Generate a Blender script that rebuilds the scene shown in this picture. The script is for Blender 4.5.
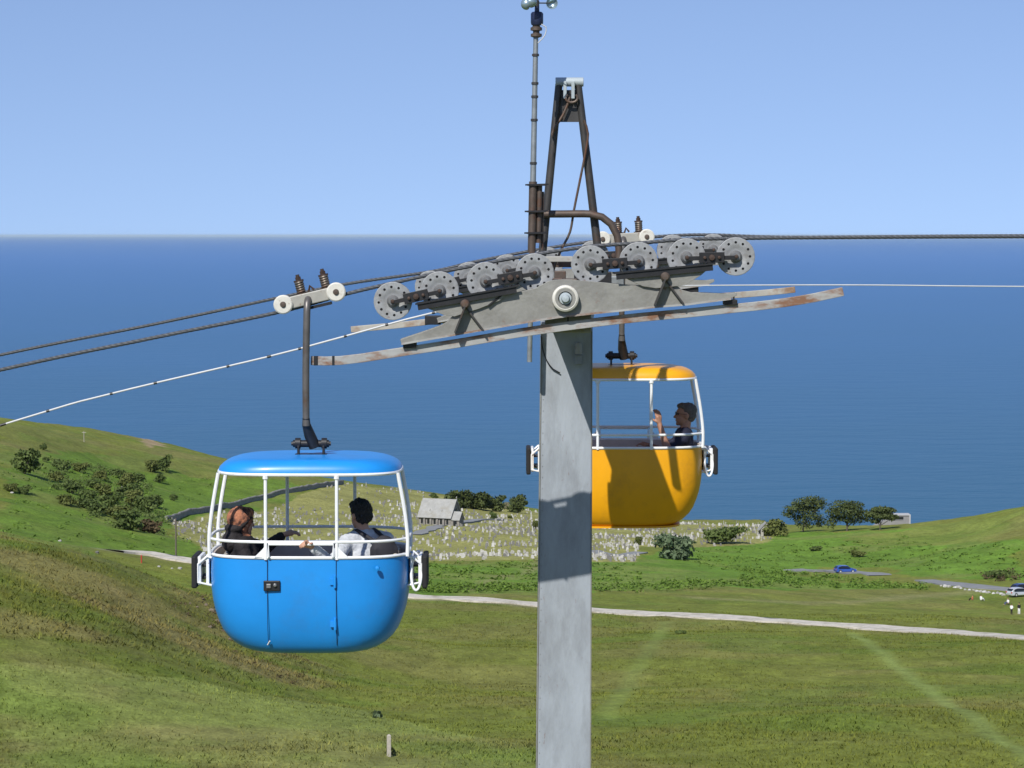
import bpy, bmesh, math, random
import numpy as np
from mathutils import Vector, Matrix

random.seed(7); rng = np.random.default_rng(7)
S = bpy.context.scene
COL = S.collection
for o in list(bpy.data.objects): bpy.data.objects.remove(o)

# ------------------------------------------------------------------ camera, sky, sun, exposure
H = 125.0                                    # camera height above the sea (z = 0)
F = 2760.0                                   # focal length in pixels of a 1024 wide picture
PITCH = math.atan(149.0 / F)
cd = bpy.data.cameras.new('camera'); cam = bpy.data.objects.new('camera', cd); COL.objects.link(cam)
cd.sensor_width = 36.0; cd.lens = F * 36.0 / 1024.0
cd.clip_start = 0.5; cd.clip_end = 900000.0
cam.location = (0, 0, H); cam.rotation_euler = (math.radians(90) - PITCH, 0, 0)
S.camera = cam

LIGHT = Vector((0.41, 1.0, -1.0)).normalized()      # direction the sunlight travels
w = bpy.data.worlds.new('World'); S.world = w; w.use_nodes = True
wn = w.node_tree.nodes; wl = w.node_tree.links
bg = wn['Background']
sky = wn.new('ShaderNodeTexSky'); sky.sky_type = 'NISHITA'; sky.sun_disc = False
sky.sun_elevation = math.asin(-LIGHT.z); sky.sun_rotation = math.atan2(-LIGHT.x, -LIGHT.y)
sky.altitude = 125.0; sky.air_density = 1.0; sky.dust_density = 0.2; sky.ozone_density = 3.0
tint = wn.new('ShaderNodeMixRGB'); tint.blend_type = 'MULTIPLY'; tint.inputs['Fac'].default_value = 1.0
tint.inputs['Color2'].default_value = (1.07, 1.0, 1.07, 1)
tc_ = wn.new('ShaderNodeTexCoord'); vm_ = wn.new('ShaderNodeVectorMath'); vm_.operation = 'ADD'; vm_.inputs[1].default_value = (0, 0, 0.17)
wl.new(tc_.outputs['Generated'], vm_.inputs[0]); wl.new(vm_.outputs['Vector'], sky.inputs['Vector'])
wl.new(sky.outputs['Color'], tint.inputs['Color1']); wl.new(tint.outputs['Color'], bg.inputs['Color'])
bg.inputs['Strength'].default_value = 0.13
sd = bpy.data.lights.new('sun', 'SUN'); sun = bpy.data.objects.new('sun', sd); COL.objects.link(sun)
sd.energy = 5.0; sd.angle = math.radians(0.5); sd.color = (1.0, 0.965, 0.90)
sun.rotation_euler = LIGHT.to_track_quat('-Z', 'Y').to_euler(); sun.location = (-30, -60, H + 80)
S.view_settings.view_transform = 'Standard'; S.view_settings.look = 'None'
S.view_settings.exposure = 0.0; S.view_settings.gamma = 1.0; S.view_settings.use_curve_mapping = False
try: S.cycles.max_bounces = 6
except Exception: pass

# ------------------------------------------------------------------ helpers
def ray(px, py):
    x = (px - 512.0) / F; y = -(py - 384.0) / F
    c, s = math.cos(PITCH), math.sin(PITCH)
    return Vector((x, c + y * s, -s + y * c))
def P(px, py, Y):
    d = ray(px, py); return Vector((0, 0, H)) + d * (Y / d.y)

def tag(o, label=None, cat=None, group=None, kind=None):
    if label: o['label'] = label
    if cat: o['category'] = cat
    if group: o['group'] = group
    if kind: o['kind'] = kind
    return o
def empty(name, loc, label=None, cat=None, group=None, rz=0.0):
    o = bpy.data.objects.new(name, None); COL.objects.link(o)
    o.location = loc; o.rotation_euler = (0, 0, rz); o.empty_display_size = 0.2
    return tag(o, label, cat, group)

def capsule_rings(p0, r0, p1, r1, n=14):
    pass

class MB:
    def __init__(s): s.v = []; s.f = []
    def add(s, vs, fs):
        b = len(s.v); s.v += [tuple(v) for v in vs]; s.f += [tuple(i + b for i in f) for f in fs]; return s
    def box(s, c, size, M=None):
        hx, hy, hz = size[0] / 2, size[1] / 2, size[2] / 2
        vs = [Vector((x * hx, y * hy, z * hz)) for x in (-1, 1) for y in (-1, 1) for z in (-1, 1)]
        if M is not None: vs = [M @ v for v in vs]
        c = Vector(c)
        return s.add([v + c for v in vs], [(0, 1, 3, 2), (4, 6, 7, 5), (0, 4, 5, 1), (2, 3, 7, 6), (0, 2, 6, 4), (1, 5, 7, 3)])
    def prism(s, pts, y0, y1):
        """polygon given in x,z, extruded along y"""
        n = len(pts)
        vs = [(p[0], y0, p[1]) for p in pts] + [(p[0], y1, p[1]) for p in pts]
        fs = [tuple(range(n)), tuple(range(2 * n - 1, n - 1, -1))]
        fs += [((i + 1) % n, i, n + i, n + (i + 1) % n) for i in range(n)]
        return s.add(vs, fs)
    def tube(s, pts, r, n=10, closed=False, cap=True):
        pts = [Vector(p) for p in pts]; m = len(pts)
        rs = r if isinstance(r, (list, tuple)) else [r] * m
        T = []
        for i in range(m):
            if closed: t = pts[(i + 1) % m] - pts[i - 1]
            else: t = pts[min(i + 1, m - 1)] - pts[max(i - 1, 0)]
            T.append(t.normalized())
        a = Vector((0, 0, 1)) if abs(T[0].z) < 0.9 else Vector((0, 1, 0))
        u = (a - T[0] * a.dot(T[0])).normalized()
        vs = []
        for i in range(m):
            u = (u - T[i] * u.dot(T[i])).normalized(); w_ = T[i].cross(u)
            for k in range(n):
                q = 2 * math.pi * k / n
                vs.append(pts[i] + (u * math.cos(q) + w_ * math.sin(q)) * rs[i])
        fs = []
        for i in range(m if closed else m - 1):
            j = (i + 1) % m
            for k in range(n):
                k2 = (k + 1) % n
                fs.append((i * n + k, i * n + k2, j * n + k2, j * n + k))
        if cap and not closed:
            fs.append(tuple(range(n - 1, -1, -1))); fs.append(tuple((m - 1) * n + k for k in range(n)))
        return s.add(vs, fs)
    def lathe(s, prof, o, ax, n=24):
        """prof: (radius, distance along axis)"""
        o = Vector(o); ax = Vector(ax).normalized()
        a = Vector((0, 0, 1)) if abs(ax.z) < 0.9 else Vector((1, 0, 0))
        u = (a - ax * a.dot(ax)).normalized(); w_ = ax.cross(u)
        vs = []
        for r, h in prof:
            for k in range(n):
                q = 2 * math.pi * k / n
                vs.append(o + ax * h + (u * math.cos(q) + w_ * math.sin(q)) * max(r, 1e-5))
        fs = []
        for i in range(len(prof) - 1):
            for k in range(n):
                k2 = (k + 1) % n
                fs.append((i * n + k, i * n + k2, (i + 1) * n + k2, (i + 1) * n + k))
        return s.add(vs, fs)
    def loft(s, rings, cap0=False, cap1=False):
        n = len(rings[0]); vs = [v for r in rings for v in r]; fs = []
        for i in range(len(rings) - 1):
            for k in range(n):
                k2 = (k + 1) % n
                fs.append((i * n + k, i * n + k2, (i + 1) * n + k2, (i + 1) * n + k))
        if cap0: fs.append(tuple(range(n - 1, -1, -1)))
        if cap1: fs.append(tuple((len(rings) - 1) * n + k for k in range(n)))
        return s.add(vs, fs)
    def ball(s, c, r, n=12, M=None):
        c = Vector(c); r = Vector(r) if not isinstance(r, (int, float)) else Vector((r, r, r))
        m = max(6, n * 2 // 3); rings = []
        for i in range(m + 1):
            t = math.pi * i / m
            rg = []
            for k in range(n):
                q = 2 * math.pi * k / n
                v = Vector((math.sin(t) * math.cos(q) * r.x, math.sin(t) * math.sin(q) * r.y, math.cos(t) * r.z))
                if M is not None: v = M @ v
                rg.append(c + v)
            rings.append(rg)
        return s.loft(rings)
    def capsule(s, p0, r0, p1, r1, n=12):
        p0 = Vector(p0); p1 = Vector(p1); d = p1 - p0; L = d.length; d.normalize()
        prof = []
        for i in range(5):
            t = math.pi / 2 * i / 4; prof.append((r0 * math.sin(t), -r0 * math.cos(t)))
        for i in range(5):
            t = math.pi / 2 * i / 4; prof.append((r1 * math.cos(t), L + r1 * math.sin(t)))
        return s.lathe(prof, p0, d, n)
    def mesh(s, name, off=(0, 0, 0)):
        me = bpy.data.meshes.new(name)
        o = Vector(off)
        me.from_pydata([tuple(Vector(v) - o) for v in s.v], [], s.f)
        bm = bmesh.new(); bm.from_mesh(me)
        bmesh.ops.remove_doubles(bm, verts=bm.verts, dist=1e-5)
        bmesh.ops.recalc_face_normals(bm, faces=bm.faces); bm.to_mesh(me); bm.free()
        return me
    def build(s, name, mat, parent=None, smooth=False, bevel=0.0, off=None):
        if off is None:
            off = Vector((0, 0, 0)); q = parent
            while q is not None: off = off + q.location; q = q.parent
        me = s.mesh(name, off)
        o = link(name, me, mat, parent)
        if smooth: shade(me, smooth)
        if bevel > 0:
            b = o.modifiers.new('bevel', 'BEVEL'); b.width = bevel; b.segments = 2; b.limit_method = 'ANGLE'; b.angle_limit = math.radians(35)
        return o
def shade(me, ang=True):
    me.polygons.foreach_set('use_smooth', [True] * len(me.polygons))
    if ang is True: ang = 40
    bm = bmesh.new(); bm.from_mesh(me); lim = math.radians(ang)
    for e in bm.edges:
        e.smooth = not (len(e.link_faces) == 2 and e.calc_face_angle(0) > lim)
    bm.to_mesh(me); bm.free()
def link(name, me, mat=None, parent=None, loc=None):
    o = bpy.data.objects.new(name, me); COL.objects.link(o)
    if mat is not None and not me.materials: me.materials.append(mat)
    if parent is not None: o.parent = parent
    if loc is not None: o.location = loc
    return o
def copy_tree(o, parent=None, loc=None):
    c = o.copy(); COL.objects.link(c); c.parent = parent
    if loc is not None: c.location = loc
    for ch in o.children: copy_tree(ch, c)
    return c
def catmull(pts, step):
    pts = [Vector(p) for p in pts]; q = [pts[0] * 2 - pts[1]] + pts + [pts[-1] * 2 - pts[-2]]; out = []
    for i in range(1, len(q) - 2):
        n = max(1, int((q[i + 1] - q[i]).length / step))
        for k in range(n):
            t = k / n; a, b, c, d = q[i - 1], q[i], q[i + 1], q[i + 2]
            out.append(0.5 * ((2 * b) + (c - a) * t + (2 * a - 5 * b + 4 * c - d) * t * t + (3 * b - a - 3 * c + d) * t ** 3))
    out.append(pts[-1]); return out

# ------------------------------------------------------------------ materials
def material(name, base, rough=0.6, metal=0.0, var=0.12, scale=6.0, rust=0.0, rustcol=(0.16, 0.06, 0.025), rustscale=5.0,
             bump=0.0, bumpscale=40.0, coat=0.0, spec=0.5, stretch=(1, 1, 1), dirt=0.0, dirtcol=(0.06, 0.055, 0.045)):
    m = bpy.data.materials.new(name); m.use_nodes = True
    N = m.node_tree.nodes; L = m.node_tree.links; b = N['Principled BSDF']
    tc = N.new('ShaderNodeTexCoord'); mp = N.new('ShaderNodeMapping'); mp.inputs['Scale'].default_value = stretch
    L.new(tc.outputs['Object'], mp.inputs['Vector'])
    n1 = N.new('ShaderNodeTexNoise'); n1.inputs['Scale'].default_value = scale; n1.inputs['Detail'].default_value = 6; n1.inputs['Roughness'].default_value = 0.65
    L.new(mp.outputs['Vector'], n1.inputs['Vector'])
    r1 = N.new('ShaderNodeMapRange'); r1.inputs['From Min'].default_value = 0.3; r1.inputs['From Max'].default_value = 0.7
    r1.inputs['To Min'].default_value = 1 - var; r1.inputs['To Max'].default_value = 1 + var
    L.new(n1.outputs['Fac'], r1.inputs['Value'])
    mu = N.new('ShaderNodeVectorMath'); mu.operation = 'SCALE'; mu.inputs[0].default_value = base; L.new(r1.outputs['Result'], mu.inputs['Scale'])
    col = mu.outputs['Vector']
    def layer(col, amount, c, sc, seed, soft=0.07):
        n2 = N.new('ShaderNodeTexNoise'); n2.inputs['Scale'].default_value = sc; n2.inputs['Detail'].default_value = 8; n2.inputs['Roughness'].default_value = 0.7
        mp2 = N.new('ShaderNodeMapping'); mp2.inputs['Location'].default_value = (seed, seed * 2, -seed); mp2.inputs['Scale'].default_value = stretch
        L.new(tc.outputs['Object'], mp2.inputs['Vector']); L.new(mp2.outputs['Vector'], n2.inputs['Vector'])
        r2 = N.new('ShaderNodeMapRange'); th = 0.72 - 0.42 * amount
        r2.inputs['From Min'].default_value = th - soft; r2.inputs['From Max'].default_value = th + soft
        L.new(n2.outputs['Fac'], r2.inputs['Value'])
        mx = N.new('ShaderNodeMixRGB'); mx.inputs['Color2'].default_value = (*c, 1)
        L.new(r2.outputs['Result'], mx.inputs['Fac']); L.new(col, mx.inputs['Color1']); return mx.outputs['Color'], r2.outputs['Result']
    if dirt > 0: col, _ = layer(col, dirt, dirtcol, scale * 0.7, 13.0, 0.14)
    if rust > 0: col, rf = layer(col, rust, rustcol, rustscale, 3.7)
    L.new(col, b.inputs['Base Color'])
    b.inputs['Roughness'].default_value = rough; b.inputs['Metallic'].default_value = metal
    b.inputs['Specular IOR Level'].default_value = spec; b.inputs['Coat Weight'].default_value = coat; b.inputs['Coat Roughness'].default_value = 0.13
    if bump > 0:
        n3 = N.new('ShaderNodeTexNoise'); n3.inputs['Scale'].default_value = bumpscale; n3.inputs['Detail'].default_value = 5
        L.new(mp.outputs['Vector'], n3.inputs['Vector'])
        bp = N.new('ShaderNodeBump'); bp.inputs['Strength'].default_value = bump; bp.inputs['Distance'].default_value = 0.02
        L.new(n3.outputs['Fac'], bp.inputs['Height']); L.new(bp.outputs['Normal'], b.inputs['Normal'])
    return m

M = {}
M['pillar'] = material('pillar_paint', (0.315, 0.345, 0.38), 0.55, var=0.10, scale=3.0, stretch=(1.5, 1.5, 0.5), rust=0.04, rustscale=14, dirt=0.3, dirtcol=(0.19, 0.20, 0.215), bump=0.15, bumpscale=25)
M['beam'] = material('beam_paint', (0.235, 0.232, 0.212), 0.5, var=0.10, scale=5.0, rust=0.10, rustscale=9, dirt=0.3, dirtcol=(0.17, 0.165, 0.15), bump=0.2, bumpscale=30)
M['wheel'] = material('wheel_paint', (0.29, 0.30, 0.31), 0.5, var=0.14, scale=14.0, rust=0.06, rustscale=16, dirt=0.35, dirtcol=(0.17, 0.165, 0.16))
M['rubber'] = material('black_rubber', (0.012, 0.012, 0.013), 0.8, var=0.2)
M['hub'] = material('hub_steel', (0.24, 0.24, 0.24), 0.4, 0.5, var=0.2, scale=20)
M['axle'] = material('axle_brown', (0.07, 0.045, 0.035), 0.55, 0.4, var=0.3, scale=20)
M['black_steel'] = material('black_steel', (0.02, 0.02, 0.022), 0.5, 0.3, var=0.3, scale=12, rust=0.12, rustcol=(0.07, 0.035, 0.02))
M['rail'] = material('rail_paint', (0.33, 0.33, 0.32), 0.55, var=0.12, scale=4.0, stretch=(1, 1, 3), rust=0.43, rustcol=(0.20, 0.10, 0.055), rustscale=2.8)
M['rail_far'] = material('rail_rusty', (0.38, 0.36, 0.32), 0.6, var=0.15, scale=4.0, rust=0.5, rustcol=(0.24, 0.14, 0.08), rustscale=2.4)
M['rope'] = material('rope_steel', (0.075, 0.08, 0.09), 0.6, 0.25, var=0.25, scale=30)
M['white_cable'] = material('white_cable', (0.50, 0.51, 0.52), 0.5, var=0.08)
M['brown_steel'] = material('brown_steel', (0.10, 0.075, 0.06), 0.55, 0.35, var=0.25, scale=10, rust=0.35, rustcol=(0.12, 0.055, 0.03))
M['frame_steel'] = material('frame_steel', (0.055, 0.052, 0.05), 0.5, 0.3, var=0.25, scale=8, rust=0.2, rustcol=(0.09, 0.055, 0.035))
M['light_paint'] = material('light_paint', (0.36, 0.41, 0.43), 0.5, var=0.08, rust=0.08)
M['cream'] = material('cream_paint', (0.33, 0.32, 0.285), 0.5, var=0.1, scale=20, rust=0.12, rustscale=14)
M['galv'] = material('galvanised', (0.28, 0.30, 0.31), 0.45, 0.5, var=0.2, scale=12, rust=0.12)
M['navy'] = material('navy_plastic', (0.012, 0.018, 0.05), 0.4)
M['cup'] = material('cup_metal', (0.35, 0.45, 0.50), 0.3, 0.6, var=0.1)
M['hanger'] = material('hanger_steel', (0.13, 0.12, 0.115), 0.42, 0.4, var=0.2, scale=10, rust=0.18, rustcol=(0.12, 0.07, 0.045))
M['spring'] = material('spring_steel', (0.13, 0.11, 0.09), 0.5, 0.5, var=0.25, scale=30, rust=0.3)
M['white_roll'] = material('white_roller', (0.60, 0.58, 0.52), 0.5, var=0.08, scale=25, rust=0.16, rustscale=18)
M['white'] = material('white_tube', (0.78, 0.79, 0.80), 0.35, var=0.05, scale=15, rust=0.03, rustscale=20)
M['blue'] = material('blue_gloss', (0.012, 0.245, 0.68), 0.38, var=0.06, scale=2.5, coat=0.12, dirt=0.14, dirtcol=(0.03, 0.20, 0.52), bump=0.05, bumpscale=5)
M['yellow'] = material('yellow_gloss', (0.80, 0.365, 0.006), 0.38, var=0.06, scale=2.5, coat=0.1, dirt=0.07, dirtcol=(0.5, 0.22, 0.02), bump=0.05, bumpscale=5)
M['liner'] = material('taupe_liner', (0.50, 0.43, 0.39), 0.7, var=0.1, scale=8)
M['cream_liner'] = material('cream_liner', (0.52, 0.47, 0.39), 0.7, var=0.1, scale=8)
M['seat'] = material('seat_vinyl', (0.10, 0.075, 0.065), 0.6, var=0.1)
M['plate_red'] = material('dark_red_plate', (0.16, 0.035, 0.04), 0.5, var=0.15, scale=20)
M['skin'] = material('skin_tan', (0.50, 0.27, 0.18), 0.55, var=0.08, scale=18)
M['skin_dark'] = material('skin_brown', (0.36, 0.185, 0.12), 0.55, var=0.08, scale=18)
M['hair_black'] = material('hair_black', (0.012, 0.011, 0.011), 0.55, var=0.4, scale=60, bump=0.8, bumpscale=90)
M['hair_grey'] = material('hair_grey', (0.115, 0.10, 0.09), 0.6, var=0.35, scale=70, bump=0.8, bumpscale=90)
M['cloth_black'] = material('cloth_black', (0.014, 0.011, 0.012), 0.85, var=0.3, scale=8, bump=0.6, bumpscale=18)
M['cloth_navy'] = material('cloth_navy', (0.012, 0.014, 0.035), 0.85, var=0.25, scale=8, bump=0.6, bumpscale=18)
M['cloth_light'] = material('cloth_light_grey', (0.50, 0.52, 0.55), 0.85, var=0.14, scale=9, bump=0.7, bumpscale=16)
M['scarf'] = material('patterned_scarf', (0.40, 0.155, 0.08), 0.8, var=0.35, scale=26, rust=0.46, rustcol=(0.06, 0.028, 0.022), rustscale=17, bump=0.5, bumpscale=18)
M['eye'] = material('eye_dark', (0.02, 0.015, 0.012), 0.2)
M['pack'] = material('backpack_dark', (0.022, 0.022, 0.028), 0.8, var=0.2)
M['gravel'] = material('gravel_path', (0.52, 0.48, 0.41), 0.95, var=0.14, scale=0.8, dirt=0.25, dirtcol=(0.22, 0.20, 0.12), bump=0.3, bumpscale=4)
M['asphalt'] = material('grey_road', (0.22, 0.225, 0.225), 0.9, var=0.10, scale=0.6, dirt=0.15, dirtcol=(0.14, 0.14, 0.12))
M['stone_white'] = material('white_stone', (0.48, 0.47, 0.445), 0.8, var=0.15, scale=3)
M['stone_pale'] = material('pale_stone', (0.34, 0.33, 0.30), 0.85, var=0.2, scale=3)
M['stone_grey'] = material('grey_stone', (0.17, 0.165, 0.155), 0.85, var=0.25, scale=3)
M['rock'] = material('limestone', (0.44, 0.41, 0.36), 0.9, var=0.25, scale=0.9, bump=0.6, bumpscale=3)
M['scar_rock'] = material('scar_rock', (0.17, 0.135, 0.095), 0.95, var=0.3, scale=1.5, bump=0.6, bumpscale=4)
M['wall_stone'] = material('dry_stone', (0.24, 0.23, 0.21), 0.9, var=0.4, scale=1.6, bump=0.8, bumpscale=4)
M['chapel_stone'] = material('chapel_stone', (0.22, 0.205, 0.185), 0.9, var=0.35, scale=1.3, bump=0.6, bumpscale=3)
M['slate'] = material('slate_roof', (0.30, 0.30, 0.285), 0.75, var=0.15, scale=0.9, dirt=0.2, dirtcol=(0.24, 0.22, 0.17), bump=0.3, bumpscale=3)
M['glass'] = material('dark_glass', (0.015, 0.018, 0.022), 0.12, var=0.05, spec=0.6)
M['car_blue'] = material('car_blue', (0.03, 0.08, 0.32), 0.25, coat=0.4, var=0.03)
M['car_silver'] = material('car_silver', (0.55, 0.57, 0.60), 0.3, 0.2, var=0.03, coat=0.3)
M['car_navy'] = material('car_navy', (0.02, 0.03, 0.11), 0.25, coat=0.4, var=0.03)
M['tyre'] = M['rubber']
M['timber'] = material('weathered_timber', (0.36, 0.33, 0.28), 0.9, var=0.2, scale=5)
M['pole_wood'] = material('pole_wood', (0.12, 0.10, 0.08), 0.9, var=0.2, scale=5)
M['red'] = material('red_paint', (0.45, 0.05, 0.03), 0.6)
M['bark'] = material('bark', (0.09, 0.075, 0.06), 0.95, var=0.3, scale=3)
M['render_white'] = material('white_render', (0.42, 0.42, 0.42), 0.8, var=0.06, scale=1.0)
M['render_grey'] = material('grey_render', (0.24, 0.235, 0.23), 0.8, var=0.1, scale=1.0)
M['cloth_white'] = material('cloth_white', (0.75, 0.75, 0.74), 0.85); M['cloth_orange'] = material('cloth_orange', (0.55, 0.17, 0.08), 0.85)
M['cloth_jean'] = material('cloth_jean', (0.06, 0.08, 0.14), 0.85)

def leaf_mat(name, dark, light, sc=0.6):
    m = bpy.data.materials.new(name); m.use_nodes = True
    N = m.node_tree.nodes; L = m.node_tree.links; b = N['Principled BSDF']
    tc = N.new('ShaderNodeTexCoord'); n1 = N.new('ShaderNodeTexNoise'); n1.inputs['Scale'].default_value = sc; n1.inputs['Detail'].default_value = 6
    L.new(tc.outputs['Object'], n1.inputs['Vector'])
    cr = N.new('ShaderNodeValToRGB'); cr.color_ramp.elements[0].position = 0.32; cr.color_ramp.elements[1].position = 0.68
    cr.color_ramp.elements[0].color = (*dark, 1); cr.color_ramp.elements[1].color = (*light, 1)
    L.new(n1.outputs['Fac'], cr.inputs['Fac']); L.new(cr.outputs['Color'], b.inputs['Base Color'])
    b.inputs['Roughness'].default_value = 0.75; b.inputs['Specular IOR Level'].default_value = 0.25
    tr = N.new('ShaderNodeBsdfTranslucent'); L.new(cr.outputs['Color'], tr.inputs['Color'])
    mx = N.new('ShaderNodeMixShader'); mx.inputs['Fac'].default_value = 0.2
    L.new(b.outputs['BSDF'], mx.inputs[1]); L.new(tr.outputs['BSDF'], mx.inputs[2])
    L.new(mx.outputs['Shader'], N['Material Output'].inputs['Surface'])
    return m
M['leaf_dark'] = leaf_mat('leaf_dark', (0.058, 0.088, 0.022), (0.140, 0.185, 0.050))
M['leaf_pine'] = leaf_mat('leaf_pine', (0.040, 0.058, 0.016), (0.105, 0.130, 0.040))
M['leaf_olive'] = leaf_mat('leaf_olive', (0.075, 0.095, 0.022), (0.165, 0.185, 0.05))
M['leaf_grey'] = leaf_mat('leaf_grey', (0.06, 0.10, 0.045), (0.17, 0.22, 0.12))
M['leaf_brown'] = leaf_mat('leaf_brown', (0.06, 0.045, 0.022), (0.14, 0.10, 0.05))
M['leaf_pale'] = leaf_mat('leaf_pale', (0.20, 0.19, 0.10), (0.36, 0.34, 0.22))
M['leaf_bright'] = leaf_mat('leaf_bright', (0.095, 0.160, 0.020), (0.150, 0.235, 0.036))

# ------------------------------------------------------------------ terrain: surveyed points (column, row, metres away) -> smooth height field
CP = [(512,768,150),(0,768,146),(256,768,150),(768,768,150),(1024,768,150),
      (0,690,166),(0,620,188),(0,560,218),(0,541,242),(110,690,172),(120,620,200),(110,580,225),(100,560,245),
      (200,640,215),(190,600,238),(220,628,236),(300,660,226),(300,700,195),(389,757,158),(480,705,195),(330,672,228),
      (512,700,200),(512,650,262),(512,605,345),(420,598,352),(600,612,335),(700,618,328),(860,628,315),(1024,638,300),
      (1024,700,205),(800,700,205),(700,650,262),(900,660,250),(400,640,282),(300,580,380),
      (512,580,430),(700,590,420),(1024,610,395),(980,598,440),(850,600,410),(700,575,500),(845,572,540),(1000,590,470),(793,570,560),
      (500,560,520),(250,552,520),(620,560,530),(150,558,400),(96,552,385),(190,566,390),
      (440,525,660),(300,520,660),(560,530,680),(677,552,590),(730,537,690),(800,532,700),(200,530,580),
      (370,485,820),(420,491,820),(480,505,790),(540,514,800),(650,521,810),(760,525,820),
      (900,560,590),(900,525,700),(1024,540,560),(1024,509,640),(960,530,640),(850,535,660),
      (100,530,490),(0,535,340),(0,500,430),(100,500,580),(0,470,540),(100,470,660),(0,424,700),(80,429,800),(165,444,880),(215,460,880),
      (180,490,700),(280,495,720),(330,479,850),(50,510,500),(150,520,560)]
cpw = [P(*c) for c in CP]
cpw += [Vector((x, y, H + z)) for x, y, z in [(0,0,-9),(0,26,-12.5),(0,80,-20),(-60,0,-8),(60,0,-10),(-60,80,-16),(60,80,-22),(-90,170,-22),(80,170,-32),
        (-120,250,-24),(110,300,-44),(-200,300,-22),(200,300,-42),(-220,500,-36),(220,480,-56),(-260,700,-44),(250,700,-58),(-400,0,0),(400,0,-10),
        (-500,500,-20),(500,500,-40),(0,-150,4),(-400,-200,8),(400,-200,5),(-62,300,-37.5),(-45,310,-42),(-30,300,-42.5),
        (-200,1000,-60),(0,1000,-90),(200,1000,-80),(-500,1000,-50),(500,1000,-70)]]
CX = np.array([(p.x, p.y) for p in cpw]); CZ = np.array([p.z for p in cpw])
def tps(d2): return 0.5 * d2 * np.log(d2 + 1e-9)
def fit():
    n = len(CX); s = 100.0; X = CX / s
    d2 = ((X[:, None, :] - X[None, :, :]) ** 2).sum(-1)
    K = tps(d2) + np.eye(n) * 2e-3
    Pm = np.c_[np.ones(n), X]; A = np.block([[K, Pm], [Pm.T, np.zeros((3, 3))]])
    sol = np.linalg.solve(A, np.r_[CZ, 0, 0, 0]); return sol[:n], sol[n:]
WT, AF = fit()
def hash2(i, j, seed):
    h = (i.astype(np.int64) * 374761393 + j.astype(np.int64) * 668265263 + seed * 982451653) & 0x7fffffff
    h = ((h ^ (h >> 13)) * 1274126177) & 0x7fffffff
    return ((h ^ (h >> 16)) & 0xffff) / 65535.0
def vnoise(x, y, sc, seed=0):
    x = np.asarray(x) / sc; y = np.asarray(y) / sc
    i = np.floor(x); j = np.floor(y); fx = x - i; fy = y - j
    fx = fx * fx * (3 - 2 * fx); fy = fy * fy * (3 - 2 * fy)
    a = hash2(i, j, seed); b = hash2(i + 1, j, seed); c = hash2(i, j + 1, seed); d = hash2(i + 1, j + 1, seed)
    return (a * (1 - fx) + b * fx) * (1 - fy) + (c * (1 - fx) + d * fx) * fy
def fbm(x, y, sc, seed=0, o=4):
    t = 0; a = 0.5
    for k in range(o):
        t = t + a * vnoise(x, y, sc / 2 ** k, seed + k * 17); a *= 0.5
    return t / (1 - 0.5 ** o)
COAST = np.array([(-900,760),(-300,770),(-150,760),(-128,825),(-112,908),(-80,905),(-40,862),(10,835),(45,842),(75,850),(98,760),(120,690),(200,660),(400,640),(900,640)], float)
def smooth(t): t = np.clip(t, 0, 1); return t * t * (3 - 2 * t)
def height(x, y):
    x = np.atleast_1d(np.asarray(x, float)); y = np.atleast_1d(np.asarray(y, float))
    z = np.empty_like(x); Xc = CX / 100.0
    for a in range(0, len(x), 40000):
        xx = x[a:a + 40000] / 100; yy = y[a:a + 40000] / 100
        d2 = (xx[:, None] - Xc[None, :, 0]) ** 2 + (yy[:, None] - Xc[None, :, 1]) ** 2
        z[a:a + 40000] = tps(d2) @ WT + AF[0] + AF[1] * xx + AF[2] * yy
    z += (fbm(x, y, 26, 3) - 0.5) * 1.5 + (fbm(x, y, 6, 9, 3) - 0.5) * 0.4
    edge = np.interp(x, COAST[:, 0], COAST[:, 1]) + (fbm(x, y, 30, 21) - 0.5) * 16
    drop = np.where(x > 90, 130.0, 45.0)
    t = np.clip((y - edge) / drop, 0, 1)
    return z - t ** 1.35 * 130.0
def h1(x, y): return float(height([x], [y])[0])
def G(px, py, lo=110.0, hi=1000.0):
    """where the line of sight through a measured picture position meets the ground"""
    d = ray(px, py); Y = np.linspace(lo, hi, 1800)
    x = d.x / d.y * Y; zr = H + d.z / d.y * Y
    k = np.nonzero(height(x, Y) >= zr)[0]
    if len(k) == 0: k = [np.argmin(zr - height(x, Y))]
    i = k[0]
    return Vector((x[i], Y[i], h1(x[i], Y[i])))
def GY(px, Y):
    x = (px - 512.0) / F * Y; return Vector((x, Y, h1(x, Y)))
def inside(poly, x, y):
    r = np.zeros(len(x), bool); n = len(poly)
    for i in range(n):
        x0, y0 = poly[i]; x1, y1 = poly[(i + 1) % n]
        c = ((y0 > y) != (y1 > y)) & (x < (x1 - x0) * (y - y0) / (y1 - y0 + 1e-12) + x0); r ^= c
    return r
def zone(pts): return [(g.x, g.y) for g in (G(a, b) for a, b in pts)]

def axis(a):
    out = []
    for x0, x1, st in a: out += list(np.arange(x0, x1 - 1e-6, st))
    out.append(a[-1][1]); return np.array(out)
gx = axis([(-900,-300,40),(-300,-200,10),(-200,-60,1.15),(-60,60,0.55),(60,200,1.15),(200,300,10),(300,900,40)])
gy = axis([(-300,-40,20),(-40,130,3),(130,330,0.75),(330,620,1.2),(620,930,1.8),(930,1130,10)])
XX, YY = np.meshgrid(gx, gy); xf = XX.ravel(); yf = YY.ravel(); zf = height(xf, yf)

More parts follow.
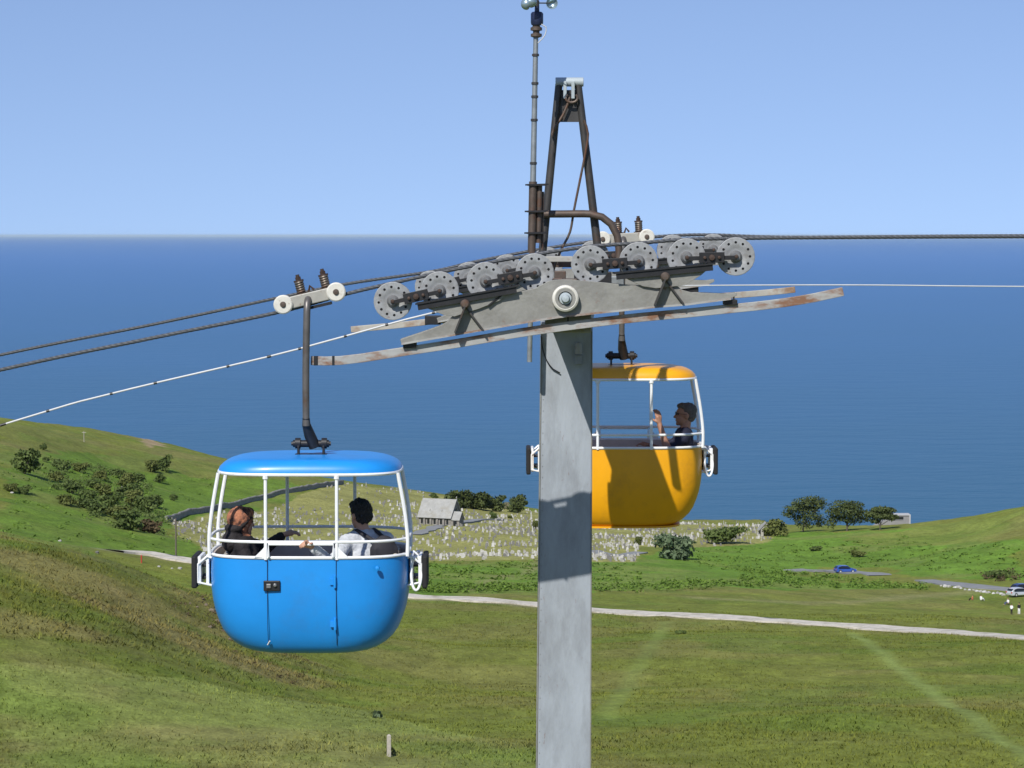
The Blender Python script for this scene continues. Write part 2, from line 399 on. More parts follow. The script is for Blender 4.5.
# ground cover colours (the plants' own colours)
olive = np.array((0.185, 0.204, 0.040)); bright = np.array((0.130, 0.225, 0.030)); tan_ = np.array((0.27, 0.225, 0.095))
lush = np.array((0.115, 0.158, 0.024)); light = np.array((0.230, 0.268, 0.070)); cem = np.array((0.262, 0.258, 0.085)); rockc = np.array((0.36, 0.27, 0.16)); brown = np.array((0.235, 0.185, 0.085)); rust_ = np.array((0.205, 0.170, 0.07))
ZB = [zone([(590,592),(640,560),(690,545),(800,531),(900,532),(1024,540),(1024,583),(930,577),(830,566),(740,572),(640,585)]),
      zone([(380,563),(540,562),(660,560),(740,566),(790,576),(920,589),(800,589),(700,586),(590,590),(380,592)]),
      zone([(0,445),(120,452),(220,472),(310,488),(172,520),(200,560),(110,551),(0,538)])]
ZT = [zone([(0,425),(70,430),(110,438),(90,449),(0,452)]), zone([(850,540),(930,526),(1024,512),(1024,530),(960,545)]), zone([(170,448),(330,481),(240,482),(150,462)])]
ZC = zone([(168,522),(300,495),(345,484),(400,489),(545,513),(650,521),(785,525),(770,542),(640,546),(636,562),(400,562),(205,556)])
ZBr = zone([(50,585),(130,575),(215,600),(300,655),(360,690),(250,690),(150,650)])
ZK = zone([(0,548),(60,552),(120,566),(205,592),(240,632),(340,678),(250,672),(120,648),(0,640)])
ZR = [zone([(146,437),(160,441),(167,446),(158,449),(138,441)])]
ZL = zone([(0,672),(150,680),(330,705),(530,745),(530,767),(0,767)])
ZD = zone([(0,752),(160,760),(420,752),(600,768),(0,768)])
dx = (fbm(xf, yf, 14, 31) - 0.5) * 14; dy = (fbm(xf, yf, 14, 57) - 0.5) * 14
k_ = np.clip(yf / 500, 0.25, 1.2); qx = xf + dx * k_; qy = yf + dy * k_ * 1.6
pn = fbm(xf, yf, 45, 71)[:, None]; pf = fbm(xf, yf, 9, 83)[:, None]
C = olive * (1 - pn * 0.6) + lush * pn * 0.6
leftm = smooth((-xf - 5) / 25)[:, None] * (yf < 330)[:, None]
C = C * (1 - leftm * 0.55) + lush * leftm * 0.55
m = inside(ZL, qx, qy); C[m] = (light * 0.75 + lush * 0.25)
for z in ZB:
    m = inside(z, qx, qy); C[m] = (bright * 0.62 + lush * 0.38 if z is ZB[2] else bright) * (0.85 + 0.3 * pf[m])
for z in ZT:
    m = inside(z, qx, qy); C[m] = (tan_ * 0.15 + olive * 0.45 + bright * 0.40) if z is ZT[1] else (tan_ * 0.22 + olive * 0.28 + lush * 0.50)
m = inside(ZC, xf, yf); C[m] = cem * (0.8 + 0.4 * pf[m])
for z in ZR:
    m = inside(z, qx, qy); C[m] = rockc
mk = inside(ZK, qx, qy); C[mk] = (C * 0.55 + np.array((0.175, 0.160, 0.040)) * 0.45)[mk]
m = inside(ZBr, qx, qy); t_ = smooth((pf - 0.42) * 5); C[m] = (C * (1 - 0.5 * t_) + brown * 0.5 * t_)[m]
# patches of dry seed heads everywhere
dn = smooth((fbm(xf, yf, 20, 131) - 0.50) * 7)[:, None] * (0.30 + 0.25 * leftm)
m = ~inside(ZC, xf, yf); C[m] = (C * (1 - dn) + rust_ * 1.15 * dn)[m]
dn = smooth((fbm(xf, yf, 11, 171) - 0.55) * 8)[:, None] * 0.40
C[m] = (C * (1 - dn) + bright * 0.75 * dn)[m]
dn = smooth((fbm(xf, yf, 5, 191) - 0.54) * 8)[:, None] * (0.16 + 0.22 * leftm) * (yf < 420)[:, None]
C[m] = (C * (1 - dn) + np.array((0.16, 0.15, 0.05)) * dn)[m]
# worn tracks in the grass, a little paler than the field
def seg_dist(x, y, pl):
    d = np.full(len(x), 1e9)
    for (ax, ay), (bx, by) in zip(pl[:-1], pl[1:]):
        vx, vy = bx - ax, by - ay; t = np.clip(((x - ax) * vx + (y - ay) * vy) / (vx * vx + vy * vy), 0, 1)
        d = np.minimum(d, np.hypot(x - ax - t * vx, y - ay - t * vy))
    return d
track = [(g.x, g.y) for g in (G(a, b) for a, b in [(852,634),(885,655),(930,690),(985,730),(1030,760),(1060,790)])]
ds = seg_dist(xf, yf, track); wgt = (0.75 * np.exp(-(ds / 0.62) ** 2))[:, None]; C = C * (1 - wgt) + np.array((0.215, 0.275, 0.075)) * wgt
track2 = [(g.x, g.y) for g in (G(a, b) for a, b in [(665,622),(650,650),(625,690),(605,720)])]
ds = seg_dist(xf, yf, track2); wgt = (0.35 * np.exp(-(ds / 0.8) ** 2))[:, None]; C = C * (1 - wgt) + np.array((0.20, 0.27, 0.07)) * wgt
for pl, wd in (([(545,560),(505,575),(470,590)], 1.6), ([(700,598),(800,604),(900,598),(985,590)], 3.0)):
    t3 = [(g.x, g.y) for g in (G(a, b) for a, b in pl)]
    ds = seg_dist(xf, yf, t3); wgt = (0.5 * np.exp(-(ds / wd) ** 2))[:, None]; C = C * (1 - wgt) + np.array((0.28, 0.25, 0.12)) * wgt
t4 = [(g.x, g.y) for g in [GY(112,395),GY(150,398),GY(215,388),GY(260,376)] + [G(a, b) for a, b in [(330,588),(380,594),(415,598),(480,602),(600,612),(720,619),(860,628),(960,634),(1060,641)]]]
ds = seg_dist(xf, yf, t4) + (fbm(xf, yf, 4, 211) - 0.5) * 3.0; wgt = (0.7 * np.exp(-np.clip(ds - 1.6, 0, None) ** 2 / 1.4))[:, None]; C = C * (1 - wgt) + np.array((0.27, 0.24, 0.15)) * wgt
me = bpy.data.meshes.new('hillside'); nx, ny = len(gx), len(gy)
me.vertices.add(nx * ny); me.vertices.foreach_set('co', np.c_[xf, yf, zf].astype(np.float32).ravel())
ii = (np.arange(ny - 1)[:, None] * nx + np.arange(nx - 1)[None, :]).ravel()
quads = np.c_[ii, ii + 1, ii + nx + 1, ii + nx].astype(np.int32)
me.loops.add(len(quads) * 4); me.loops.foreach_set('vertex_index', quads.ravel())
me.polygons.add(len(quads)); me.polygons.foreach_set('loop_start', np.arange(len(quads), dtype=np.int32) * 4)
me.update(calc_edges=True); me.polygons.foreach_set('use_smooth', np.ones(len(quads), bool))
ca = me.color_attributes.new('cover', 'FLOAT_COLOR', 'POINT'); ca.data.foreach_set('color', np.c_[np.clip(C, 0, 1), np.ones(len(C))].astype(np.float32).ravel())

def cover_mat(name, fine):
    m = bpy.data.materials.new(name); m.use_nodes = True
    N = m.node_tree.nodes; L = m.node_tree.links; b = N['Principled BSDF']
    at = N.new('ShaderNodeAttribute'); at.attribute_name = 'cover'
    tc = N.new('ShaderNodeTexCoord'); col = at.outputs['Color']
    for sc, lo, hi, seed in ((0.16, 0.78, 1.22, 1.0), (0.9, 0.74, 1.26, 5.0), (4.5, 0.70, 1.30, 9.0)):
        n = N.new('ShaderNodeTexNoise'); n.inputs['Scale'].default_value = sc; n.inputs['Detail'].default_value = 5; n.inputs['Roughness'].default_value = 0.7
        mp = N.new('ShaderNodeMapping'); mp.inputs['Location'].default_value = (seed, -seed, 0); mp.inputs['Scale'].default_value = (1, 0.6, 1)
        L.new(tc.outputs['Object'], mp.inputs['Vector']); L.new(mp.outputs['Vector'], n.inputs['Vector'])
        r = N.new('ShaderNodeMapRange'); r.inputs['From Min'].default_value = 0.3; r.inputs['From Max'].default_value = 0.7; r.inputs['To Min'].default_value = lo; r.inputs['To Max'].default_value = hi
        r.clamp = True; L.new(n.outputs['Fac'], r.inputs['Value'])
        v = N.new('ShaderNodeVectorMath'); v.operation = 'SCALE'; L.new(col, v.inputs[0]); L.new(r.outputs['Result'], v.inputs['Scale']); col = v.outputs['Vector']
    L.new(col, b.inputs['Base Color']); b.inputs['Roughness'].default_value = 0.95; b.inputs['Specular IOR Level'].default_value = 0.1
    if not fine:
        tr = N.new('ShaderNodeBsdfTranslucent'); L.new(col, tr.inputs['Color']); mx = N.new('ShaderNodeMixShader'); mx.inputs['Fac'].default_value = 0.35
        L.new(b.outputs['BSDF'], mx.inputs[1]); L.new(tr.outputs['BSDF'], mx.inputs[2]); L.new(mx.outputs['Shader'], N['Material Output'].inputs['Surface'])
    if fine:
        n = N.new('ShaderNodeTexNoise'); n.inputs['Scale'].default_value = 1.6; n.inputs['Detail'].default_value = 7; n.inputs['Roughness'].default_value = 0.72
        L.new(tc.outputs['Object'], n.inputs['Vector'])
        bp = N.new('ShaderNodeBump'); bp.inputs['Strength'].default_value = 0.55; bp.inputs['Distance'].default_value = 0.35
        L.new(n.outputs['Fac'], bp.inputs['Height']); L.new(bp.outputs['Normal'], b.inputs['Normal'])
    return m
M['ground'] = cover_mat('grassland', True); M['tuft'] = cover_mat('tussock_grass', False)
tag(link('hillside', me, M['ground']), kind='structure')

# ------------------------------------------------------------------ sea
def sea():
    bm = bmesh.new(); n = 96; R = [0, 400, 900, 1500, 2500, 4500, 9000, 20000, 60000, 230000]
    prev = None
    c = Vector((0, 600, 0))
    for r in R:
        if r == 0: prev = [bm.verts.new(c)]; continue
        ring = [bm.verts.new((c.x + r * math.cos(2 * math.pi * k / n), c.y + r * math.sin(2 * math.pi * k / n), 0)) for k in range(n)]
        for k in range(n):
            if len(prev) == 1: bm.faces.new((prev[0], ring[k], ring[(k + 1) % n]))
            else: bm.faces.new((prev[k], ring[k], ring[(k + 1) % n], prev[(k + 1) % n]))
        prev = ring
    me = bpy.data.meshes.new('sea'); bm.to_mesh(me); bm.free()
    m = bpy.data.materials.new('sea_water'); m.use_nodes = True; N = m.node_tree.nodes; L = m.node_tree.links; b = N['Principled BSDF']
    tc = N.new('ShaderNodeTexCoord')
    nb = N.new('ShaderNodeTexNoise'); nb.inputs['Scale'].default_value = 0.0025; nb.inputs['Detail'].default_value = 4
    mp = N.new('ShaderNodeMapping'); mp.inputs['Scale'].default_value = (0.5, 1, 1)
    L.new(tc.outputs['Object'], mp.inputs['Vector']); L.new(mp.outputs['Vector'], nb.inputs['Vector'])
    # greener water over the shallows near the shore, deep blue far out
    sx = N.new('ShaderNodeSeparateXYZ'); L.new(tc.outputs['Object'], sx.inputs['Vector'])
    lg = N.new('ShaderNodeMath'); lg.operation = 'LOGARITHM'; lg.inputs[1].default_value = 10.0; L.new(sx.outputs['Y'], lg.inputs[0])
    wob = N.new('ShaderNodeMath'); wob.operation = 'MULTIPLY_ADD'; wob.inputs[1].default_value = 0.22; L.new(nb.outputs['Fac'], wob.inputs[0]); L.new(lg.outputs['Value'], wob.inputs[2])
    cr = N.new('ShaderNodeMapRange'); cr.inputs['From Min'].default_value = 3.15; cr.inputs['From Max'].default_value = 4.3; L.new(wob.outputs['Value'], cr.inputs['Value'])
    mxc = N.new('ShaderNodeMixRGB'); mxc.inputs['Color1'].default_value = (0.020, 0.098, 0.165, 1); mxc.inputs['Color2'].default_value = (0.038, 0.150, 0.390, 1)
    L.new(cr.outputs['Result'], mxc.inputs['Fac']); L.new(mxc.outputs['Color'], b.inputs['Base Color'])
    b.inputs['Roughness'].default_value = 0.32; b.inputs['IOR'].default_value = 1.33; b.inputs['Specular IOR Level'].default_value = 0.35
    h = None
    for sc, am in ((0.035, 2.2), (0.16, 0.8), (0.6, 0.3)):
        n_ = N.new('ShaderNodeTexNoise'); n_.inputs['Scale'].default_value = sc; n_.inputs['Detail'].default_value = 3
        mp2 = N.new('ShaderNodeMapping'); mp2.inputs['Scale'].default_value = (0.55, 1, 1); mp2.inputs['Rotation'].default_value = (0, 0, 0.25)
        L.new(tc.outputs['Object'], mp2.inputs['Vector']); L.new(mp2.outputs['Vector'], n_.inputs['Vector'])
        mm = N.new('ShaderNodeMath'); mm.operation = 'MULTIPLY_ADD'; mm.inputs[1].default_value = am
        L.new(n_.outputs['Fac'], mm.inputs[0])
        if h is None: mm.inputs[2].default_value = 0
        else: L.new(h, mm.inputs[2])
        h = mm.outputs['Value']
    bp = N.new('ShaderNodeBump'); bp.inputs['Strength'].default_value = 0.9; bp.inputs['Distance'].default_value = 1.0
    L.new(h, bp.inputs['Height']); L.new(bp.outputs['Normal'], b.inputs['Normal'])
    return tag(link('sea', me, m), kind='structure')
sea()
hz = MB(); hz.box((0, 0, (H + 14) / 2 - 30), (500000, 500000, H + 14 + 60))
hm_ = bpy.data.materials.new('sea_haze'); hm_.use_nodes = True; hn = hm_.node_tree.nodes; hn.remove(hn['Principled BSDF'])
pv_ = hn.new('ShaderNodeVolumePrincipled'); pv_.inputs['Color'].default_value = (0.74, 0.90, 1.0, 1); pv_.inputs['Density'].default_value = 0.9e-5; pv_.inputs['Anisotropy'].default_value = 0.0
hm_.node_tree.links.new(pv_.outputs['Volume'], hn['Material Output'].inputs['Volume'])
tag(hz.build('haze', hm_), 'thin pale sea haze softening the horizon', 'haze', kind='stuff')

# ------------------------------------------------------------------ paths and roads
def ribbon(name, pix, width, mat, lift=0.12):
    pts = [G(a, b) if b > 0 else GY(a, -b) for a, b in pix]; line = catmull([Vector((p.x, p.y, 0)) for p in pts], 1.5)
    n = 5; vs = []; fs = []
    for i, p in enumerate(line):
        t = (line[min(i + 1, len(line) - 1)] - line[max(0, i - 1)]); t.z = 0; t.normalize(); nrm = Vector((-t.y, t.x, 0))
        wv = width * (0.92 + 0.3 * (vnoise(np.array([p.x]), np.array([p.y]), 7, 5)[0] - 0.5))
        oa = 1.5 * (vnoise(np.array([p.x]), np.array([p.y]), 4.5, 15)[0] - 0.5) * min(1, width / 4); ob = 1.5 * (vnoise(np.array([p.x]), np.array([p.y]), 4.5, 25)[0] - 0.5) * min(1, width / 4)
        for k in range(n): vs.append(p + nrm * (wv * (k / (n - 1) - 0.5) + (oa if k == 0 else ob if k == n - 1 else 0)))
    z = height([v.x for v in vs], [v.y for v in vs]).reshape(-1, n)
    zz = z.max(axis=1); zz = np.convolve(np.pad(zz, 3, 'edge'), np.ones(7) / 7, 'valid'); zz = np.maximum(zz, z.max(axis=1) - 0.05) + lift
    for i, v in enumerate(vs): v.z = zz[i // n]
    for i in range(len(line) - 1):
        for k in range(n - 1): fs.append((i * n + k, i * n + k + 1, (i + 1) * n + k + 1, (i + 1) * n + k))
    # skirts down into the turf
    b = MB(); b.add(vs, fs)
    e0 = [v.copy() for v in vs[0::n]]; e1 = [v.copy() for v in vs[n - 1::n]]
    for e in (e0, e1):
        low = [v - Vector((0, 0, 0.4)) for v in e]; m_ = len(e)
        b.add(e + low, [(i, i + 1, m_ + i + 1, m_ + i) for i in range(m_ - 1)])
    return tag(b.build(name, mat, smooth=True), kind='structure')
ribbon('gravel_path', [(112,-395),(125,-397),(150,-398),(185,-394),(215,-388),(260,-376),(330,588),(380,594),(415,598),(480,602),(600,612),(720,619),(860,628),(960,634),(1060,641)], 3.6, M['gravel'])
ribbon('road', [(793,570),(820,571),(850,573),(880,576)], 5.5, M['asphalt'])
ribbon('road', [(925,581),(950,584),(985,588),(1030,592)], 5.0, M['asphalt'])
ribbon('cemetery_path', [(415,535),(432,529),(452,524),(475,521),(500,520)], 4.0, M['asphalt'])
ribbon('cemetery_path', [(640,553),(615,556),(590,551)], 4.0, M['asphalt'])
print('terrain done')
# ------------------------------------------------------------------ the tower
YN, YF = 23.0, 27.9                       # rope planes
SH = Vector((0.17, YF - YN, 0.03))        # from the near sheave train to the far one
def XZ(px, py, Y=YN):
    p = P(px, py, Y); return (p.x, p.z)
YP = 25.15                                # front face of the pillar
ground_t = h1(0.45, 25.4)
tower = empty('cableway_tower', (0.45, 25.4, ground_t), 'grey steel cableway tower with sheave wheels and A-frame on top', 'tower')
def pil():
    a0 = P(541, 322, YP); a1 = P(592.5, 322, YP); zt = a0.z + 0.0
    c0 = P(536.3, 768, YP); c1 = P(591, 768, YP)
    k = (ground_t - 0.6 - zt) / (c0.z - zt)
    xl = a0.x + (c0.x - a0.x) * k; xr = a1.x + (c1.x - a1.x) * k
    zb = ground_t - 0.6; b = MB(); n = 8; rings = []
    for i in range(n + 1):
        t = i / n; l = a0.x + (xl - a0.x) * t; r = a1.x + (xr - a1.x) * t; z = zt + (zb - zt) * t; d = 0.5 + 0.06 * t
        rings.append([Vector((l, YP, z)), Vector((r, YP, z)), Vector((r, YP + d, z)), Vector((l, YP + d, z))])
    b.loft(rings, True, True)
    p = b.build('pillar', M['pillar'], tower, bevel=0.012)
    # corner weld strips and small plates
    s = MB(); s.tube([Vector((a0.x + 0.004, YP - 0.002, zt - 0.02)), Vector((c0.x + 0.004, YP - 0.002, c0.z)), Vector((xl + 0.004, YP - 0.002, zb))], 0.007, 6); s.build('weld_seam', M['beam'], p, smooth=True); s = MB()
    s.tube([Vector((a1.x - 0.004, YP - 0.002, zt - 0.02)), Vector((c1.x - 0.004, YP - 0.002, c1.z)), Vector((xr - 0.004, YP - 0.002, zb))], 0.006, 6)
    s.build('weld_seam', M['beam'], p, smooth=True)
    rv = MB()
    for i in range(60):
        t = i / 59.0; z = zt - 0.1 - t * 6.0; kk = (z - zt) / (c0.z - zt); x = a0.x + (c0.x - a0.x) * kk + 0.028
        rv.lathe([(0.003, 0.003), (0.005, 0.0)], (x, YP, z), (0, -1, 0), 6)
    tag(rv.build('rivets', M['hub'], p), kind='stuff')
    return p
pillar = pil()
# concrete foot
fb = MB(); fb.box((0.42, 25.45, ground_t + 0.1), (1.6, 1.6, 1.2)); fb.build('footing', M['rock'], tower, bevel=0.04)
# cross arm carrying the two sheave trains
ca_ = MB()
def skew_box(x0, x1, y0, y1, z0, z1, dxdy):
    f = lambda x, y: x + (y - 23.0) * dxdy
    vs = [Vector((f(x, y), y, z)) for x in (x0, x1) for y in (y0, y1) for z in (z0, z1)]
    return vs, [(0, 1, 3, 2), (4, 6, 7, 5), (0, 4, 5, 1), (2, 3, 7, 6), (0, 2, 6, 4), (1, 5, 7, 3)]
zc0 = P(0, 326, YP).z; zc1 = P(0, 290, YP).z
ca_.add(*skew_box(0.27, 0.66, 23.13, 27.8, zc0 + 0.01, zc1, 0.0347)); ca_.build('cross_arm', M['beam'], tower, bevel=0.01)
ct = MB(); cx, cz = XZ(565, 298)
ct.lathe([(0.0, 0.2), (0.085, 0.2), (0.085, 0.05), (0.085, -0.03), (0.06, -0.03), (0.055, -0.005), (0.0, -0.005)], (cx, 22.84, cz), (0, 1, 0), 28)
cc = ct.build('pivot_tube', M['beam'], tower, smooth=True)
ct = MB(); ct.lathe([(0.078, 0.0), (0.108, 0.0), (0.112, -0.012), (0.108, -0.04), (0.092, -0.05), (0.078, -0.045), (0.074, -0.02), (0.078, 0.0)], (cx, 22.86, cz), (0, 1, 0), 32)
ct.build('pivot_collar', M['white_roll'], cc, smooth=True)
ct = MB(); ct.lathe([(0.0, -0.075), (0.028, -0.07), (0.034, -0.055), (0.036, -0.03), (0.05, -0.028), (0.052, 0.0)], (cx, 22.84, cz), (0, 1, 0), 20)
ct.build('pivot_nut', M['light_paint'], cc, smooth=True)

WH = [(393, 301), (439.8, 290.5), (485.7, 281.3), (534.7, 272.5), (590.3, 264.5), (638.5, 261.2), (686.3, 257.4), (735.5, 256.5)]
WR = 0.160
near_parts = []
def wheel_mesh():
    b = MB(); n = 12
    for side in (-1, 1):
        y = side * 0.036
        rin, rho, rout, hr = 0.090, 0.118, 0.146, 0.0115
        for i in range(n):
            a0 = 2 * math.pi * i / n; a1 = 2 * math.pi * (i + 1) / n; am = (a0 + a1) / 2
            bd = [(rout, a0), (rout, am), (rout, a1), (rho, a1), (rin, a1), (rin, am), (rin, a0), (rho, a0)]
            out = [Vector((r * math.cos(q), y, r * math.sin(q))) for r, q in bd]
            hc = Vector((rho * math.cos(am), y, rho * math.sin(am)))
            hole = []
            for v in out:
                d = (v - hc).normalized(); hole.append(hc + d * hr)
            deep = [h + Vector((0, -side * 0.006, 0)) for h in hole]
            fs = [(k, (k + 1) % 8, 8 + (k + 1) % 8, 8 + k) for k in range(8)] + [(8 + k, 8 + (k + 1) % 8, 16 + (k + 1) % 8, 16 + k) for k in range(8)]
            b.add(out + hole + deep, fs)
        # rim, dish
        rings = []
        for r, yy in ((0.146, 0.036), (0.155, 0.036), (WR, 0.033), (WR, 0.028), (0.15, 0.022), (0.135, 0.014)):
            rings.append([Vector((r * math.cos(2 * math.pi * k / 24), side * yy, r * math.sin(2 * math.pi * k / 24))) for k in range(24)])
        b.loft(rings)
        rings = []
        for r, yy in ((0.090, 0.036), (0.078, 0.030), (0.05, 0.026), (0.0, 0.026)):
            rings.append([Vector((max(r, 1e-4) * math.cos(2 * math.pi * k / 24), side * yy, max(r, 1e-4) * math.sin(2 * math.pi * k / 24))) for k in range(24)])
        b.loft(rings)
    me = b.mesh('wheel'); shade(me, 30); return me
wm = wheel_mesh()
tb = MB(); tb.lathe([(0.0, -0.024), (0.138, -0.024), (0.138, 0.024), (0.0, 0.024)], (0, 0, 0), (0, 1, 0), 24); tm = tb.mesh('tyre')
hb = MB(); hb.lathe([(0.0, -0.085), (0.032, -0.085), (0.034, -0.06), (0.05, -0.04), (0.052, -0.026), (0.052, 0.026), (0.05, 0.04), (0.034, 0.06), (0.032, 0.085), (0.0, 0.085)], (0, 0, 0), (0, 1, 0), 18); hm = hb.mesh('hub'); shade(hm, 35)
nb_ = MB(); nb_.lathe([(0.0, -0.112), (0.016, -0.110), (0.019, -0.095), (0.019, -0.08)], (0, 0, 0), (0, 1, 0), 6); nm = nb_.mesh('axle_nut')
base = Vector(tower.location)
for i, (px, py) in enumerate(WH):
    p = P(px, py, YN)
    w_ = link('wheel', wm, M['wheel'], tower, p - base); w_.rotation_euler = (0, random.uniform(0, 0.5), 0)
    link('tyre', tm, M['rubber'], w_); link('hub', hm, M['hub'], w_); link('axle_nut', nm, M['axle'], w_)
    near_parts.append(w_)
def nb(mb, name, mat, smooth=False, bevel=0.0, par=None):
    o = mb.build(name, mat, par or tower, smooth=smooth, bevel=bevel)
    if par is None: near_parts.append(o)
    return o
def lerp(a, b, t): return a + (b - a) * t
# link plates between each pair of wheels
for i in (0, 2, 4, 6):
    a = P(*WH[i], YN); c = P(*WH[i + 1], YN); d = (c - a).normalized(); up = Vector((-d.z, 0, d.x)); mid = (a + c) / 2
    R = Matrix((d, Vector((0, 1, 0)), up)).transposed()
    o1 = MB(); o1.box(mid + Vector((0, -0.098, 0)) - up * 0.008, (0.40 * 1.04, 0.012, 0.036), R)
    lp = nb(o1, 'link_arm', M['black_steel'], bevel=0.003)
    o2 = MB(); o2.box(mid + Vector((0, -0.112, 0)) - up * 0.004, (0.21, 0.012, 0.088), R); nb(o2, 'link_plate', M['black_steel'], bevel=0.003, par=lp)
    for s in (-0.06, 0.06, 0):
        o3 = MB(); o3.lathe([(0.0, -0.022), (0.013 if s else 0.024, -0.02), (0.015 if s else 0.027, 0.0)], mid + Vector((0, -0.118, 0)) + d * s - up * 0.004, (0, 1, 0), 8)
        nb(o3, 'link_bolt', M['axle'], par=lp)
    o4 = MB(); o4.box(mid + Vector((0, 0.098, 0)), (0.40 * 1.04, 0.012, 0.05), R); nb(o4, 'rear_link_arm', M['black_steel'])
# rocker beams
for top, bot in (([(417, 303.5), (518, 285.5)], [(500, 300), (480, 308), (455, 316), (444, 314.5)]), ([(614, 273), (713, 263.5)], [(700, 275), (684, 285), (655, 288), (642, 286)])):
    pts = [XZ(*q) for q in top + bot]
    for yy, nm_ in ((22.862, 'rocker_beam'), (23.118, 'rear_rocker_beam')):
        b = MB(); b.prism(pts, yy, yy + 0.016); rb = nb(b, nm_, M['beam'], bevel=0.002)
    a = Vector((pts[0][0], 0, pts[0][1])); c = Vector((pts[1][0], 0, pts[1][1])); d = (c - a).normalized(); up = Vector((-d.z, 0, d.x))
    R = Matrix((d, Vector((0, 1, 0)), up)).transposed(); mid = (a + c) / 2
    for yy in (22.845, 23.135):
        b = MB(); b.box((mid.x, yy, mid.z), ((c - a).length * 1.02, 0.05, 0.014), R); nb(b, 'rocker_flange', M['black_steel'])
    b = MB(); b.box((mid.x, 22.835, mid.z - 0.03), ((c - a).length * 0.97, 0.006, 0.05), R); nb(b, 'rocker_web', M['black_steel'])
# main support beam: two shaped plates with a bottom flange
top = [(400.6, 339), (428.6, 329.6), (441, 325), (447.6, 321), (457.8, 311), (466, 303), (512, 293), (535, 288), (548, 281), (555, 279.5), (571, 279.5), (604, 282.3), (629, 285), (661, 286), (677, 286), (681, 289.5), (690, 292), (728.5, 293.5), (736, 292)]
bot = [(736, 295), (730, 298), (686, 303.7), (651, 306.5), (560, 316), (537, 319.5), (461.6, 332.7), (402, 343)]
pts = [XZ(*q) for q in top + bot]
b = MB(); b.prism(pts, 22.888, 22.904); mb_ = nb(b, 'support_beam', M['beam'], bevel=0.003)
b = MB(); b.prism(pts, 23.10, 23.116); nb(b, 'rear_support_beam', M['beam'])
fl = [XZ(*q) for q in bot[1:]]
b = MB()
for i in range(len(fl) - 1):
    (x0, z0), (x1, z1) = fl[i], fl[i + 1]
    vs = [(x0, 22.875, z0 - 0.012), (x0, 23.13, z0 - 0.012), (x1, 23.13, z1 - 0.012), (x1, 22.875, z1 - 0.012), (x0, 22.875, z0 + 0.004), (x0, 23.13, z0 + 0.004), (x1, 23.13, z1 + 0.004), (x1, 22.875, z1 + 0.004)]
    b.add(vs, [(0, 1, 2, 3), (4, 7, 6, 5), (0, 3, 7, 4), (1, 5, 6, 2)])
nb(b, 'beam_flange', M['rail'])
# pivots with a fin gusset, and a thin dark bar built for the pin's shadow
for (px, py) in ((465.4, 303.5), (664, 276.4)):
    x, z = XZ(px, py)
    b = MB(); b.lathe([(0.0, -0.07), (0.026, -0.068), (0.038, -0.055), (0.038, 0.05)], (x, 22.86, z), (0, 1, 0), 16); pv = nb(b, 'pivot_pin', M['brown_steel'], smooth=True)
    for (dx_, dz_, wd) in ((-0.085, -0.235, 0.10), (0.155, -0.225, 0.035)):
        a = Vector((x, 22.85, z - 0.02)); c = Vector((x + dx_, 22.85, z + dz_)); d = (c - a).normalized(); up = Vector((-d.z, 0, d.x))
        R = Matrix((d, Vector((0, 1, 0)), up)).transposed()
        b = MB(); b.box((a + c) / 2 + Vector((0, 0.036 - wd / 2, 0)), ((c - a).length, wd, 0.014), R); nb(b, 'gusset', M['frame_steel'])
# little rods on the beam near the left rocker
b = MB(); a = P(488, 306, 22.86); c = P(512, 284, 22.86); b.tube([a, (a + c) / 2 + Vector((0, 0, -0.012)), c], 0.008, 6); nb(b, 'stay_rod', M['black_steel'])
# guide rail below the beam with its hanger bolts
rl = [(311, 360.5), (325, 361), (340, 360.5), (362, 358), (384, 354.5), (450, 344.5), (535, 330.5), (620, 319.5), (690, 312.8), (724, 309.3), (755, 306.2), (785, 302.5), (815, 297.5), (843, 291.5)]
line = catmull([P(a, b_, 22.96) for a, b_ in rl], 0.12)
def strip(line, hgt, th):
    vs = []; fs = []
    for i, p in enumerate(line):
        t = (line[min(i + 1, len(line) - 1)] - line[max(i - 1, 0)]).normalized(); up = Vector((-t.z, 0, t.x))
        for yy, u in ((-1, -1), (-1, 1), (1, 1), (1, -1)): vs.append(p + up * u * hgt / 2 + Vector((0, yy * th / 2, 0)))
    for i in range(len(line) - 1):
        for k in range(4): fs.append((i * 4 + k, i * 4 + (k + 1) % 4, i * 4 + 4 + (k + 1) % 4, i * 4 + 4 + k))
    fs += [(3, 2, 1, 0), tuple(len(vs) - 4 + k for k in range(4))]
    return MB().add(vs, fs)
rail = nb(strip(line, 0.074, 0.05), 'guide_rail', M['rail'], bevel=0.004)
for (px, py, dx_) in ((316, 360.7, 0.035), (333.5, 360.6, 0.02)):
    p = P(px, py, 22.96); b = MB(); b.box(p, (dx_, 0.056, 0.078)); nb(b, 'rail_band', M['black_steel'], par=rail)
for (px, py) in ((406, 346.5), (415, 345), (568, 321), (726, 304), (734, 303)):
    x, z = XZ(px, py, 22.96); b = MB(); b.box((x, 22.985, z + 0.005), (0.012, 0.03, 0.11)); b.lathe([(0.0, -0.072), (0.014, -0.07), (0.014, -0.05), (0.0, -0.05)], (x, 22.985, z), (0, 0, 1), 6); nb(b, 'rail_bolt', M['black_steel'])
for (px, py) in ((410, 344.5), (730, 301.5)):
    x, z = XZ(px, py); b = MB(); b.box((x, 23.0, z - 0.005), (0.11, 0.18, 0.045)); nb(b, 'rail_bracket', M['black_steel'], bevel=0.004)
